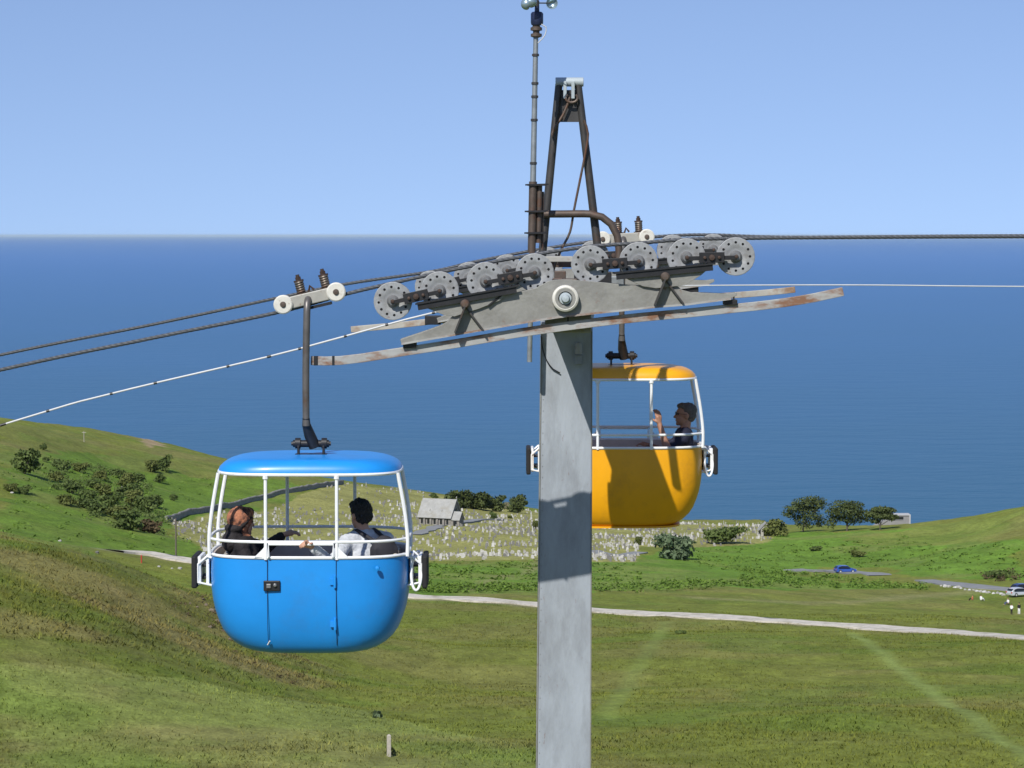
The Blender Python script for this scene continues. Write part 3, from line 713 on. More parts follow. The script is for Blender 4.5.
# the far sheave train is the same again beyond the pillar
for o in near_parts:
    if o.name.startswith('guide_rail') or o.name.startswith('rail_b'): continue
    c = copy_tree(o, tower, o.location + SH)
strip(catmull([P(a, b_, YF - 0.05) for a, b_ in ((351, 329.5), (395, 325.5), (440, 320.5), (570, 307.5), (660, 300), (730, 295.5), (770, 292.3), (795, 289.5))], 0.12), 0.062, 0.05).build('guide_rail', M['rail_far'], tower, bevel=0.004)
for (px, py) in ((433, 320), (690, 290)):
    b = MB(); b.box(P(px, py, YF), (0.16, 0.2, 0.09)); b.build('rail_bracket', M['black_steel'], tower, bevel=0.004)
# clutter on top of the cross arm
for (px, py, Y, sz, mt) in ((556, 259, 25.0, (0.30, 0.30, 0.05), 'cream'), (566, 264, 25.6, (0.5, 0.12, 0.06), 'brown_steel'), (560, 276, 24.2, (0.10, 0.2, 0.09), 'brown_steel'), (577, 277, 24.0, (0.05, 0.1, 0.1), 'black_steel'),
                            (604, 278, 24.3, (0.13, 0.12, 0.11), 'black_steel'), (553, 284, 23.6, (0.16, 0.2, 0.10), 'brown_steel'), (570, 281.5, 23.4, (0.12, 0.2, 0.05), 'brown_steel'), (612, 283, 24.6, (0.2, 0.2, 0.12), 'galv')):
    b = MB(); b.box(P(px, py, Y), sz); b.build('mounting_block', M[mt], tower, bevel=0.006)
# far side steelwork glimpsed under the right-hand wheels
for (px, py, sz, mt) in ((672, 247, (0.9, 0.05, 0.09), 'rail_far'), (618, 300, (0.08, 0.08, 1.0), 'frame_steel')):
    pass
# A-frame
YA = 25.4
legs = []
for (b0, t0) in (((542.5, 252), (559, 84)), ((597.5, 246), (578, 84))):
    a = P(*b0, YA); c = P(*t0, YA); a2 = a + (a - c) * 0.30
    b = MB(); b.tube([a2, c], [0.040, 0.034], 12); b.build('frame_leg', M['frame_steel'], tower, smooth=True)
gp = [XZ(*q, YA) for q in ((557, 90), (582, 90), (585.5, 122), (554.5, 122))]
b = MB(); b.prism(gp, YA - 0.005, YA + 0.012); gpo = b.build('frame_plate', M['frame_steel'], tower)
b = MB(); a = P(555.5, 82, YA); c = P(583.5, 82, YA); b.tube([a, c], 0.042, 14); cp_ = b.build('frame_cap', M['light_paint'], tower, smooth=True, bevel=0.004)
for px in (565, 573):
    b = MB(); p = P(px, 90, YA - 0.05); b.box(p, (0.03, 0.06, 0.16)); b.build('cap_lug', M['light_paint'], cp_, bevel=0.004)
b = MB()
sh_ = [P(565 + 6 * math.sin(t), 100 + 4.5 * math.cos(t) - 2, YA - 0.07) for t in np.linspace(-2.4, 2.4, 12)]
b.tube([q + Vector((0.06, 0, 0)) for q in sh_], 0.012, 8); b.build('shackle', M['brown_steel'], tower, smooth=True)
b = MB(); b.tube(catmull([P(q[0], q[1], YA - 0.06) for q in ((570, 97), (567, 106), (563, 115), (556, 126), (552, 134), (553, 137))], 0.05), 0.012, 8); b.build('hook_wire', M['brown_steel'], tower, smooth=True)
b = MB(); b.tube(catmull([P(q[0], q[1], YA - 0.07) for q in ((584, 120), (588, 134), (585, 155), (580, 180), (574, 210), (570, 232), (562, 248), (556, 262), (553, 272))], 0.05), 0.011, 8)
wire = b.build('loose_wire', M['brown_steel'], tower, smooth=True)
# bent guard pipe
b = MB(); b.tube(catmull([P(q[0], q[1], YA - 0.1) for q in ((536, 214), (560, 214), (590, 214), (602, 217), (611, 224), (617, 235), (619, 250), (619, 268))], 0.06), 0.034, 10)
b.build('guard_pipe', M['brown_steel'], tower, smooth=True)
b = MB(); a = P(543, 219, 25.2); c = P(537, 228, 25.2); b.tube([a, c], 0.014, 6); b.build('clip', M['white'], tower)
# lamp on the pillar face
lp = P(578.5, 352, YP - 0.05)
b = MB(); b.box(lp + Vector((0, 0.02, -0.07)), (0.07, 0.06, 0.09)); lo = b.build('lamp_holder', M['pillar'], tower, bevel=0.006)
b = MB(); b.lathe([(0.0, 0.11), (0.022, 0.105), (0.032, 0.08), (0.034, 0.0), (0.0, 0.0)], lp + Vector((0, 0, -0.02)), (0, 0, 1), 14); b.build('lamp_glass', M['cream'], lo, smooth=True)
# cable down the pillar face
b = MB(); b.tube(catmull([P(q[0], q[1], YP - 0.02) for q in ((541, 336), (543, 350), (547, 361), (553, 369), (560, 373))], 0.04), 0.006, 6); b.build('thin_cable', M['black_steel'], tower, smooth=True)

# ------------------------------------------------------------------ wind gauge on its mast
YM = 24.85
q0 = P(529.5, 362, YM); q1 = P(536, 30, YM)
mast = empty('wind_gauge_mast', q0, 'tall thin wind gauge mast with spinning cups beside the A-frame', 'wind gauge')
b = MB(); b.tube([q0, lerp(q0, q1, 0.34)], 0.024, 10); b.build('lower_pole', M['galv'], mast, smooth=True)
b = MB(); b.tube([lerp(q0, q1, 0.33), lerp(q0, q1, 0.545)], 0.036, 12); sl = b.build('pole_sleeve', M['brown_steel'], mast, smooth=True)
b = MB(); b.tube([lerp(q0, q1, 0.36) + Vector((0.06, 0.02, 0)), lerp(q0, q1, 0.535) + Vector((0.06, 0.02, 0))], 0.026, 10); b.build('conduit', M['brown_steel'], mast, smooth=True)
b = MB(); b.tube([lerp(q0, q1, 0.34) + Vector((0.095, 0.05, 0)), lerp(q0, q1, 0.515) + Vector((0.09, 0.05, 0))], 0.012, 8); b.build('conduit', M['brown_steel'], mast, smooth=True)
for t in (0.39, 0.455, 0.535):
    b = MB(); p = lerp(q0, q1, t); b.box(p + Vector((0.035, 0, 0)), (0.17, 0.10, 0.016)); b.tube([p + Vector((-0.07, -0.03, 0)), p + Vector((0.14, -0.03, 0.006))], 0.007, 6); b.build('clamp', M['black_steel'], sl)
b = MB(); b.tube([lerp(q0, q1, 0.54), q1], [0.027, 0.022], 12); up_ = b.build('upper_pole', M['galv'], mast, smooth=True)
for t in (0.60, 0.73, 0.80, 0.84, 0.925):
    b = MB(); p = lerp(q0, q1, t); b.lathe([(0.025, -0.012), (0.032, -0.01), (0.032, 0.01), (0.025, 0.012)], p, (0, 0, 1), 10); b.build('band', M['frame_steel'], up_)
b = MB(); p = P(536.3, 31, YM); b.lathe([(0.024, -0.06), (0.05, -0.05), (0.05, -0.025), (0.03, -0.02), (0.03, 0.0), (0.052, 0.005), (0.052, 0.03), (0.034, 0.04), (0.034, 0.1)], p, (0, 0, 1), 14); b.build('coupling', M['brown_steel'], mast, smooth=True)
b = MB(); p = P(537, 25, YM); b.lathe([(0.0, 0.0), (0.05, 0.0), (0.056, 0.02), (0.056, 0.10), (0.045, 0.115), (0.022, 0.12), (0.02, 0.2), (0.0, 0.21)], p, (0, 0, 1), 18); b.build('sensor_housing', M['navy'], mast, smooth=True)
hubp = P(536.5, 3, YM); b = MB(); b.lathe([(0.0, -0.03), (0.024, -0.03), (0.026, 0.02), (0.0, 0.045)], hubp, (0, 0, 1), 12); rot = b.build('cup_hub', M['frame_steel'], mast, smooth=True)
for ang in (8, 128, 248):
    a = math.radians(ang); d = Vector((math.cos(a), math.sin(a), 0)); t = Vector((-math.sin(a), math.cos(a), 0))
    b = MB(); b.tube([hubp, hubp + d * 0.125], 0.006, 6); b.build('cup_arm', M['frame_steel'], rot)
    b = MB(); prof = [(0.054 * math.sin(q), 0.054 * math.cos(q)) for q in np.linspace(0.02, math.pi / 2, 9)]; prof += [(0.05 * math.sin(q), 0.05 * math.cos(q)) for q in np.linspace(math.pi / 2, 0.02, 7)]
    b.lathe(prof, hubp + d * 0.14, t, 18); b.build('cup', M['cup'], rot, smooth=30)
b = MB(); b.tube(catmull([P(q[0], q[1], YM - 0.03) for q in ((541, 24), (546, 27), (545, 35), (538, 43))], 0.03), 0.005, 6); b.build('sensor_wire', M['white_cable'], mast, smooth=True)

# ------------------------------------------------------------------ ropes
def strand_rope(name, pts, r, label, fine=(-6.5, 7.5)):
    line = catmull(pts, 0.016); line = [p for i, p in enumerate(line) if fine[0] < p.x < fine[1] or i % 60 == 0]
    vs = []; fs = []; n = 12; L = 0
    for i, p in enumerate(line):
        if i: L += (p - line[i - 1]).length
        t = (line[min(i + 1, len(line) - 1)] - line[max(i - 1, 0)]).normalized(); u = Vector((0, 1, 0)); u = (u - t * u.dot(t)).normalized(); v = t.cross(u)
        for k in range(n):
            q = 2 * math.pi * k / n + L * 2 * math.pi / 0.30; rr = r * (1.0 if k % 2 else 0.91)
            vs.append(p + (u * math.cos(q) + v * math.sin(q)) * rr)
    for i in range(len(line) - 1):
        for k in range(n): fs.append((i * n + k, i * n + (k + 1) % n, (i + 1) * n + (k + 1) % n, (i + 1) * n + k))
    o = MB().add(vs, fs).build(name, M['rope'], smooth=False); return tag(o, label, 'cable')
RB = 0.150 + 0.0
nr = [P(-2600, 1060, YN), P(-900, 600, YN), P(-300, 440, YN), P(0, 370, YN), P(150, 338.5, YN), P(275, 313, YN), P(346, 294, YN)]
nr += [P(px, py, YN) + Vector((0, 0, RB)) for px, py in WH] + [P(800, 237.6, YN), P(1024, 236.5, YN), P(1500, 236, YN), P(3000, 250, YN)]
strand_rope('carrying_rope', nr, 0.0165, 'grey steel rope on the near wheels, carrying the blue cabin')
fr = [P(-2600, 1000, YF), P(-900, 570, YF), P(-300, 421, YF), P(0, 355, YF), P(150, 325, YF), P(275, 298.5, YF), P(346, 284.0, YF)]
fr += [P(px, py, YN) + SH + Vector((0, 0, RB)) for px, py in WH] + [P(800, 237.2, YF), P(1024, 235.6, YF), P(1500, 235, YF), P(3000, 247, YF)]
strand_rope('carrying_rope', fr, 0.0165, 'grey steel rope on the far wheels, carrying the yellow cabin', (-7.5, 9))
def cable(name, pts, label, bands, r=1.0):
    root = empty(name, pts[-1], label, 'cable')
    line = catmull(pts, 0.2); b = MB(); b.tube(line, 0.0085 * r, 8); b.build('sheath', M['white_cable'], root, smooth=True)
    for s in bands:
        i = int(s * (len(line) - 1)); b = MB(); b.tube([line[i], lerp(line[i], line[i + 1], 0.13)], 0.0125, 8); b.build('tape_band', M['black_steel'], root)
YC = 24.9
cl = [P(-1500, 1000, YC), P(-500, 580, YC), P(0, 425.5, YC), P(110, 394, YC), P(267, 357, YC), P(344, 336.5, YC), P(432, 313, YC), P(552, 288, YC)]
Lc = catmull(cl, 0.2)
bl = []
for px in (4, 49, 102, 160, 219, 267, 300, 344, 388, 421):
    xt = P(px, 350, YC).x; i = min(range(len(Lc)), key=lambda k: abs(Lc[k].x - xt)); bl.append(i / (len(Lc) - 1))
cable('signal_cable', cl, 'thin white taped cable running down from the tower on the left', bl)
cable('signal_cable', [P(3000, 330, YC), P(1500, 289, YC), P(1024, 286.5, YC), P(860, 285, YC), P(700, 285.5, YC), P(600, 287, YC)], 'thin white cable leaving the tower level to the right', [], 0.65)

# ------------------------------------------------------------------ cabins
def sring(a, b, z, p=3.5, n=64):
    out = []
    for k in range(n):
        q = 2 * math.pi * k / n; c, s = math.cos(q), math.sin(q)
        out.append(Vector((a * math.copysign(abs(c) ** (2 / p), c), b * math.copysign(abs(s) ** (2 / p), s), z)))
    return out
RIM, ROOF = 0.81, 1.50
def shell(o):      # keeps local build coordinates
    return o
def make_cabin(name, loc, colour, label, tilt, arm_dx, plate=False, dz=0.0, door=-1):
    root = empty(name, loc, label, 'cable car')
    Z0 = Vector((0, 0, 0))
    def bd(mb, nm, mat, par=root, smooth=False, bevel=0.0): return mb.build(nm, mat, par, smooth=smooth, bevel=bevel, off=Z0)
    prof = [(0.81, 0.822, 0.600), (0.66, 0.826, 0.604), (0.53, 0.822, 0.603), (0.43, 0.810, 0.598), (0.35, 0.794, 0.590), (0.27, 0.768, 0.577), (0.19, 0.735, 0.557), (0.13, 0.694, 0.537), (0.08, 0.642, 0.512), (0.042, 0.582, 0.485), (0.018, 0.522, 0.450), (0.004, 0.455, 0.41), (0.0, 0.37, 0.34), (0.0, 0.02, 0.02)]
    b = MB(); b.loft([sring(a, d, z) for z, a, d in prof], False, True); body = bd(b, 'body', M[colour], smooth=60)
    prof2 = [(0.812, 0.819, 0.597), (0.812, 0.794, 0.572), (0.60, 0.792, 0.57), (0.42, 0.77, 0.565), (0.25, 0.70, 0.54), (0.12, 0.60, 0.48), (0.07, 0.46, 0.40), (0.065, 0.02, 0.02)]
    b = MB(); b.loft([sring(a, d, z) for z, a, d in prof2], False, True); bd(b, 'liner', M['liner'], smooth=50)
    b = MB(); b.tube(sring(0.822, 0.600, 0.815, n=72), 0.0135, 8, closed=True); bd(b, 'rim_tube', M['white'], smooth=True)
    for s in (-1, 1):
        b = MB(); b.box((s * 0.50, 0, 0.37), (0.36, 0.92, 0.06)); se = bd(b, 'seat', M['seat'], bevel=0.02)
        R = Matrix.Rotation(s * 0.12, 3, 'Y')
        b = MB(); b.box((s * 0.685, 0, 0.60), (0.04, 0.76, 0.40), R); bd(b, 'backrest', M['cream_liner'], bevel=0.015)
    # roof
    rp = [(1.497, 0.735, 0.575), (1.497, 0.752, 0.600)] + [(1.503 + 0.108 * math.sin(t), 0.758 - 0.27 * (1 - math.cos(t)), 0.606 - 0.115 * (1 - math.cos(t))) for t in np.radians([0, 15, 30, 45, 60, 75, 88])] + [(1.615, 0.36, 0.36), (1.618, 0.02, 0.02)]
    b = MB(); b.loft([sring(a, d, z, 3.6) for z, a, d in rp], True, True); roof = bd(b, 'roof', M[colour], smooth=50)
    b = MB(); b.tube(sring(0.753, 0.600, 1.494, 3.6, 72), 0.0145, 8, closed=True); bd(b, 'roof_trim', M['white'], roof, smooth=True)
    # handrail
    b = MB(); b.tube(sring(0.828, 0.606, RIM + 0.135, n=72), 0.0125, 8, closed=True); bd(b, 'handrail', M['white'], smooth=True)
    for sx in (-1, 1):
        for sy in (-1, 1):
            b = MB(); b.tube(catmull([Vector((sx * 0.816, sy * 0.34, 0.80)), Vector((sx * 0.818, sy * 0.345, 0.96)), Vector((sx * 0.790, sy * 0.35, 1.20)), Vector((sx * 0.738, sy * 0.36, 1.49))], 0.06), 0.0165, 8)
            bd(b, 'post', M['white'], smooth=True)
    for x, sy in ((-0.33, -1), (0.25, -1), (0.33, 1), (-0.25, 1)) if door < 0 else ((0.28, -1), (-0.26, -1), (-0.223, 1), (0.336, 1)):
        b = MB(); b.tube([Vector((x, sy * 0.598, 0.80)), Vector((x, sy * 0.600, 1.20)), Vector((x, sy * 0.592, 1.49))], 0.0145, 8); po = bd(b, 'post', M['white'], smooth=True)
        b = MB(); b.tube([Vector((x, sy * 0.592, 1.46)), Vector((x, sy * 0.592, 1.492))], 0.024, 8); bd(b, 'post_cap', M['white'], po, smooth=True)
        if sy != door: continue
        out = -1 if x < 0 else 1
        pl = [(x, 0.82), (x, 0.92), (x + out * 0.028, 0.885), (x + out * 0.095, 0.82)]
        b = MB(); b.prism(pl, sy * 0.60 - 0.006, sy * 0.60 + 0.006); bd(b, 'gusset', M['white'], po)
    # gate in the near side
    for sy, x0, x1 in ((door, -0.305, 0.222) if door < 0 else (door, -0.198, 0.308),):
        y = sy * 0.617
        b = MB(); b.tube([Vector((x0, y, 0.822)), Vector((x0, y, 0.93)), Vector((x1, y, 0.93)), Vector((x1, y, 0.822))], 0.0125, 8); g = bd(b, 'gate_frame', M['white'], smooth=50)
        for x in (x0 - 0.012, x1 + 0.022):
            b = MB(); b.tube([Vector((x, sy * 0.6045, 0.80)), Vector((x, sy * 0.6045, 0.42)), Vector((x, sy * 0.598, 0.33)), Vector((x, sy * 0.581, 0.23)), Vector((x, sy * 0.549, 0.15)), Vector((x, sy * 0.512, 0.085))], 0.0028, 6)
            bd(b, 'door_seam', M['navy'] if colour == 'blue' else M['brown_steel'], g)
        for z in (0.62, 0.27):
            b = MB(); xx = x1 + 0.012; yb = sy * (0.606 if z > 0.5 else 0.578)
            b.lathe([(0.0, -0.05), (0.011, -0.048), (0.013, 0.0), (0.011, 0.048), (0.0, 0.05)], (xx, yb + sy * 0.012, z), (0, 0, 1), 10)
            b.box((xx - 0.015, yb + sy * 0.004, z - 0.0), (0.05, 0.014, 0.05)); bd(b, 'hinge', M[colour], g, smooth=40)
        b = MB(); b.box((x0 + 0.025, sy * 0.612, 0.588), (0.135, 0.022, 0.085)); la = bd(b, 'latch', M['black_steel'], g, bevel=0.006)
        b = MB(); b.box((x0 + 0.0, sy * 0.628, 0.588), (0.035, 0.016, 0.035)); b.lathe([(0.0, 0.02), (0.014, 0.018), (0.016, 0.0)], (x0 + 0.052, sy * 0.622, 0.595), (0, sy, 0), 10); bd(b, 'latch_bolt', M['hub'], la, bevel=0.003)
        b = MB(); b.tube([Vector((x0 - 0.02, sy * 0.52, 0.09)), Vector((x0 - 0.0, sy * 0.545, 0.125))], 0.005, 6); bd(b, 'drain_clip', M['white'], g)
    for sy in (door,):
        b = MB(); b.lathe([(0.0, 0.03), (0.016, 0.026), (0.02, 0.0)], (sy * -0.58, sy * 0.585, 0.73), (0, sy, 0), 10); bd(b, 'cover_cap', M[colour], body, smooth=True)
    # end buffers
    for s in (-1, 1):
        b = MB(); b.box((s * 0.955, -0.05, 0.655), (0.046, 0.42, 0.27)); bu = bd(b, 'buffer', M['rubber'], bevel=0.014)
        for xx in (0.845, 0.915):
            b = MB(); b.box((s * xx, -0.05, 0.665), (0.026, 0.36, 0.235)); bd(b, 'buffer_plate', M['white'], bu, bevel=0.006)
        for yy in ((-0.24, 0.14) if s > 0 else ()):
            lo = [Vector((s * (0.885 + 0.042 * math.cos(q)), yy + 0.05 * math.sin(q), 0.645 + 0.135 * math.sin(q))) for q in np.linspace(0, 2 * math.pi, 25)[:-1]]
            b = MB(); b.tube(lo, 0.011, 8, closed=True); bd(b, 'buffer_hoop', M['white'], bu, smooth=True)
        for yy in (-0.235, 0.135):
            b = MB(); b.tube([Vector((s * 0.795, yy, 0.77)), Vector((s * 0.85, yy, 0.785)), Vector((s * 0.925, yy, 0.72)), Vector((s * 0.926, yy, 0.57)), Vector((s * 0.79, yy, 0.54))], 0.010, 8)
            bd(b, 'buffer_frame', M['white'], bu, smooth=True)
        
        for zz in (0.70, 0.60): b = MB(); b.box((s * 0.86, -0.05, zz), (0.15, 0.24, 0.02)); bd(b, 'buffer_bracket', M['black_steel'], bu, bevel=0.004)
    if plate:
        b = MB(); b.box((-0.18, 0.578, 0.765), (0.17, 0.012, 0.065)); bd(b, 'notice_plate', M['plate_red'])
        b = MB(); b.loft([sring(0.60, 0.485, z, 3.5, 48) for z in (0.004, 0.022)], True, True); bd(b, 'floor_lip', M[colour], body, smooth=40)
    # hanger: roof bracket, arm, grip carriage
    b = MB(); b.box((0, 0, 1.612), (0.27, 0.12, 0.012))
    for x in (-0.105, 0.105): b.box((x, 0, 1.645), (0.018, 0.09, 0.09))
    ha = bd(b, 'hanger_bracket', M['black_steel'], bevel=0.003)
    b = MB(); b.tube([Vector((-0.15, 0, 1.705)), Vector((0.15, 0, 1.705))], 0.030, 12); b.tube([Vector((-0.165, 0, 1.705)), Vector((0.165, 0, 1.705))], 0.018, 8)
    for x in (-0.11, 0.11): b.tube([Vector((x - 0.022, 0, 1.708)), Vector((x + 0.022, 0, 1.708))], 0.045, 12)
    bd(b, 'hanger_axle', M['black_steel'], ha, smooth=40)
    ax = arm_dx
    b = MB(); b.tube([Vector((0.03, 0, 1.68)), Vector((ax * 0.6 + 0.01, -0.03, 1.78)), Vector((ax, -0.085, 1.87)), Vector((ax, -0.11, 1.93))], [0.050, 0.047, 0.036, 0.03], 12)
    bd(b, 'arm_foot', M['black_steel'], ha, smooth=True)
    b = MB(); b.tube(catmull([Vector((ax, -0.105, 1.86)), Vector((ax, -0.11, dz + 2.3)), Vector((ax + 0.01, -0.11, dz + 2.78)), Vector((ax + 0.013, -0.10, dz + 2.85)), Vector((ax + 0.016, -0.065, dz + 2.885)), Vector((ax + 0.018, 0.0, dz + 2.895))], 0.06), 0.0295, 14)
    bd(b, 'hanger_arm', M['hanger'], smooth=True)
    cxx = ax + 0.03; d = Vector((math.cos(tilt), 0, math.sin(tilt))); up = Vector((-d.z, 0, d.x)); R = Matrix((d, Vector((0, 1, 0)), up)).transposed(); c0 = Vector((cxx, 0, dz + 2.895))
    b = MB(); b.box(c0 + Vector((0, -0.03, 0)) + up * 0.0, (0.34, 0.06, 0.10), R); cg = bd(b, 'grip_frame', M['cream'], bevel=0.008)
    b = MB(); b.box(c0 + Vector((0.06, -0.02, 0)) - up * 0.065, (0.22, 0.05, 0.025), R); bd(b, 'grip_jaw', M['black_steel'], cg)
    for s in (-1, 1):
        wp = c0 + d * s * 0.226 + Vector((0, -0.05, 0))
        b = MB(); b.lathe([(0.018, -0.034), (0.07, -0.034), (0.08, -0.026), (0.08, 0.026), (0.07, 0.034), (0.018, 0.034)], wp, (0, 1, 0), 24); rw = bd(b, 'roller', M['white_roll'], smooth=30)
        b = MB(); b.lathe([(0.0, -0.05), (0.02, -0.048), (0.026, -0.034), (0.026, 0.04)], wp, (0, 1, 0), 12); bd(b, 'roller_axle', M['brown_steel'], rw, smooth=40)
        sp = c0 + d * (s * 0.105 + 0.045) + up * 0.045
        b = MB(); hel = [sp + Vector((0, -0.01, 0)) + (d * math.cos(q) + Vector((0, 1, 0)) * math.sin(q)) * 0.031 + up * (0.012 + 0.095 * q / (2 * math.pi * 5)) for q in np.linspace(0, 2 * math.pi * 5, 61)]
        b.tube(hel, 0.0095, 6); b.tube([sp, sp + up * 0.14], 0.014, 8); so = bd(b, 'spring', M['spring'], cg, smooth=True)
        b = MB(); b.tube([sp + up * 0.108, sp + up * 0.124], 0.042, 12); b.tube([sp + up * 0.124, sp + up * 0.150], 0.026, 6); b.tube([sp + up * 0.150, sp + up * 0.17], 0.016, 8); bd(b, 'spring_cap', M['axle'], cg, smooth=40)
        b = MB(); b.tube([sp - up * 0.0, sp + up * 0.014], 0.052, 12); bd(b, 'spring_seat', M['axle'], cg, smooth=40)
    b = MB(); b.tube([c0 + up * 0.05 + d * 0.0, c0 + up * 0.1 + d * 0.02, c0 + up * 0.06 + d * 0.05], 0.012, 6); bd(b, 'grip_lever', M['axle'], cg)
    return root
blue = make_cabin('cable_car', P(310.3, 235, YN) - Vector((0, 0, 3.445)), 'blue', 'open blue cable car cabin with two passengers hanging from near rope', math.radians(13.3), -0.033, dz=0.025)
yellow = make_cabin('cable_car', P(621.6, 235, YF) - Vector((0, 0, 2.926)), 'yellow', 'open yellow cable car cabin half hidden behind grey pillar', math.radians(3.0), 0.0, plate=True, door=1); yellow.scale = (0.985, 1, 1)
#@@PART3
# ------------------------------------------------------------------ people
def blob(mb, name, mat, parent, voxel=0.008, it=4, rough=0.0, off=(0, 0, 0), fac=0.5):
    me = mb.mesh('tmp', off); t = bpy.data.objects.new('tmp', me); COL.objects.link(t)
    r = t.modifiers.new('r', 'REMESH'); r.mode = 'VOXEL'; r.voxel_size = voxel; r.use_smooth_shade = True
    s = t.modifiers.new('s', 'SMOOTH'); s.iterations = it; s.factor = fac
    dg = bpy.context.evaluated_depsgraph_get(); nm_ = bpy.data.meshes.new_from_object(t.evaluated_get(dg), depsgraph=dg)
    bpy.data.objects.remove(t); bpy.data.meshes.remove(me)
    nm_.name = name; nm_.materials.clear()
    if rough > 0:
        co = np.empty(len(nm_.vertices) * 3); nm_.vertices.foreach_get('co', co); co = co.reshape(-1, 3)
        no = np.empty(len(nm_.vertices) * 3); nm_.vertices.foreach_get('normal', no); no = no.reshape(-1, 3)
        q = vnoise(co[:, 0] + co[:, 2] * 0.7, co[:, 1] + co[:, 2] * 0.5, 0.022, 3) + vnoise(co[:, 0] - co[:, 2], co[:, 1] * 1.3 + co[:, 2], 0.012, 8) - 1.0
        nm_.vertices.foreach_set('co', (co + no * q[:, None] * rough).ravel()); nm_.update()
    nm_.polygons.foreach_set('use_smooth', [True] * len(nm_.polygons))
    return link(name, nm_, mat, parent)
def head_parts(c, yaw, nod=0.0):
    R = Matrix.Rotation(yaw, 3, 'Z') @ Matrix.Rotation(nod, 3, 'Y'); c = Vector(c)
    return R, lambda x, y, z: c + R @ Vector((x, y, z))
def add_head(mb, c, yaw, neck, nod=0.0):
    R, q = head_parts(c, yaw, nod)
    mb.ball(q(-0.01, 0, 0.025), (0.095, 0.076, 0.09), 16, R)
    mb.ball(q(0.025, 0, -0.04), (0.065, 0.06, 0.072), 14, R)
    mb.ball(q(0.066, 0, -0.092), (0.024, 0.028, 0.020), 10, R)                       # chin
    mb.capsule(q(0.082, 0, 0.012), 0.010, q(0.104, 0, -0.026), 0.014, 8)              # nose
    mb.ball(q(0.080, 0, -0.058), (0.016, 0.026, 0.011), 8, R)                         # mouth
    mb.ball(q(0.074, 0, 0.035), (0.018, 0.05, 0.012), 8, R)                           # brow
    for s in (-1, 1): mb.ball(q(-0.01, s * 0.078, -0.012), (0.020, 0.010, 0.033), 8, R)   # ears
    mb.capsule(q(-0.02, 0, -0.06), 0.05, neck, 0.056, 12)
def add_eyes(c, yaw, parent, nod=0.0):
    R, q = head_parts(c, yaw, nod)
    for s in (-1, 1):
        b = MB(); b.ball(q(0.073, s * 0.031, 0.010), 0.0105, 10); b.build('eye', M['eye'], parent, smooth=True)
def add_hand(mb, wrist, d, palm_n, curl=0.7, L=1.0, thumb=1):
    """palm, four fingers of different length bent round what they hold, and a thumb off the side"""
    d = Vector(d).normalized(); n = Vector(palm_n); n = (n - d * n.dot(d)).normalized(); s = d.cross(n) * thumb; w_ = Vector(wrist)
    mb.capsule(w_, 0.024, w_ + d * 0.07 * L + s * 0.012, 0.026, 8); mb.capsule(w_, 0.022, w_ + d * 0.07 * L - s * 0.018, 0.022, 8)
    for k, (o, l) in enumerate(((0.030, 0.068), (0.010, 0.078), (-0.011, 0.072), (-0.031, 0.056))):
        p = w_ + d * 0.085 * L + s * o; a1 = curl * 0.6; a2 = curl * 1.5; a3 = curl * 2.1
        for a, f, r in ((a1, 0.45, 0.0098), (a2, 0.32, 0.009), (a3, 0.23, 0.008)):
            e = p + (d * math.cos(a) + n * math.sin(a)) * l * f; mb.capsule(p, r, e, r * 0.93, 8); p = e
    p = w_ + d * 0.025 + s * 0.026; e = p + (d * 0.55 + s * 0.6 + n * 0.5).normalized() * 0.042; mb.capsule(p, 0.013, e, 0.011, 8); mb.capsule(e, 0.011, e + (d * 0.8 + n * 0.6).normalized() * 0.03, 0.009, 8)
def torso(mb, pel, chest, neck, shl, shr, g=0.0):
    pel, chest, neck, shl, shr = map(Vector, (pel, chest, neck, shl, shr)); ax = (shr - shl).normalized()
    for s in (-1, 1):
        mb.capsule(pel + ax * s * 0.07, 0.115 + g, chest + ax * s * 0.075, 0.112 + g, 14)
    mb.capsule(chest + ax * -0.08, 0.108 + g, chest + ax * 0.08, 0.108 + g, 14)
    mb.capsule(chest, 0.11 + g, neck - (neck - chest) * 0.25, 0.085 + g, 14)
    mb.capsule(neck - Vector((0, 0, 0.015)), 0.058 + g, shl, 0.058 + g, 12); mb.capsule(neck - Vector((0, 0, 0.015)), 0.058 + g, shr, 0.058 + g, 12)
    for s in (shl, shr): mb.capsule(chest, 0.10 + g, s, 0.06 + g, 12)
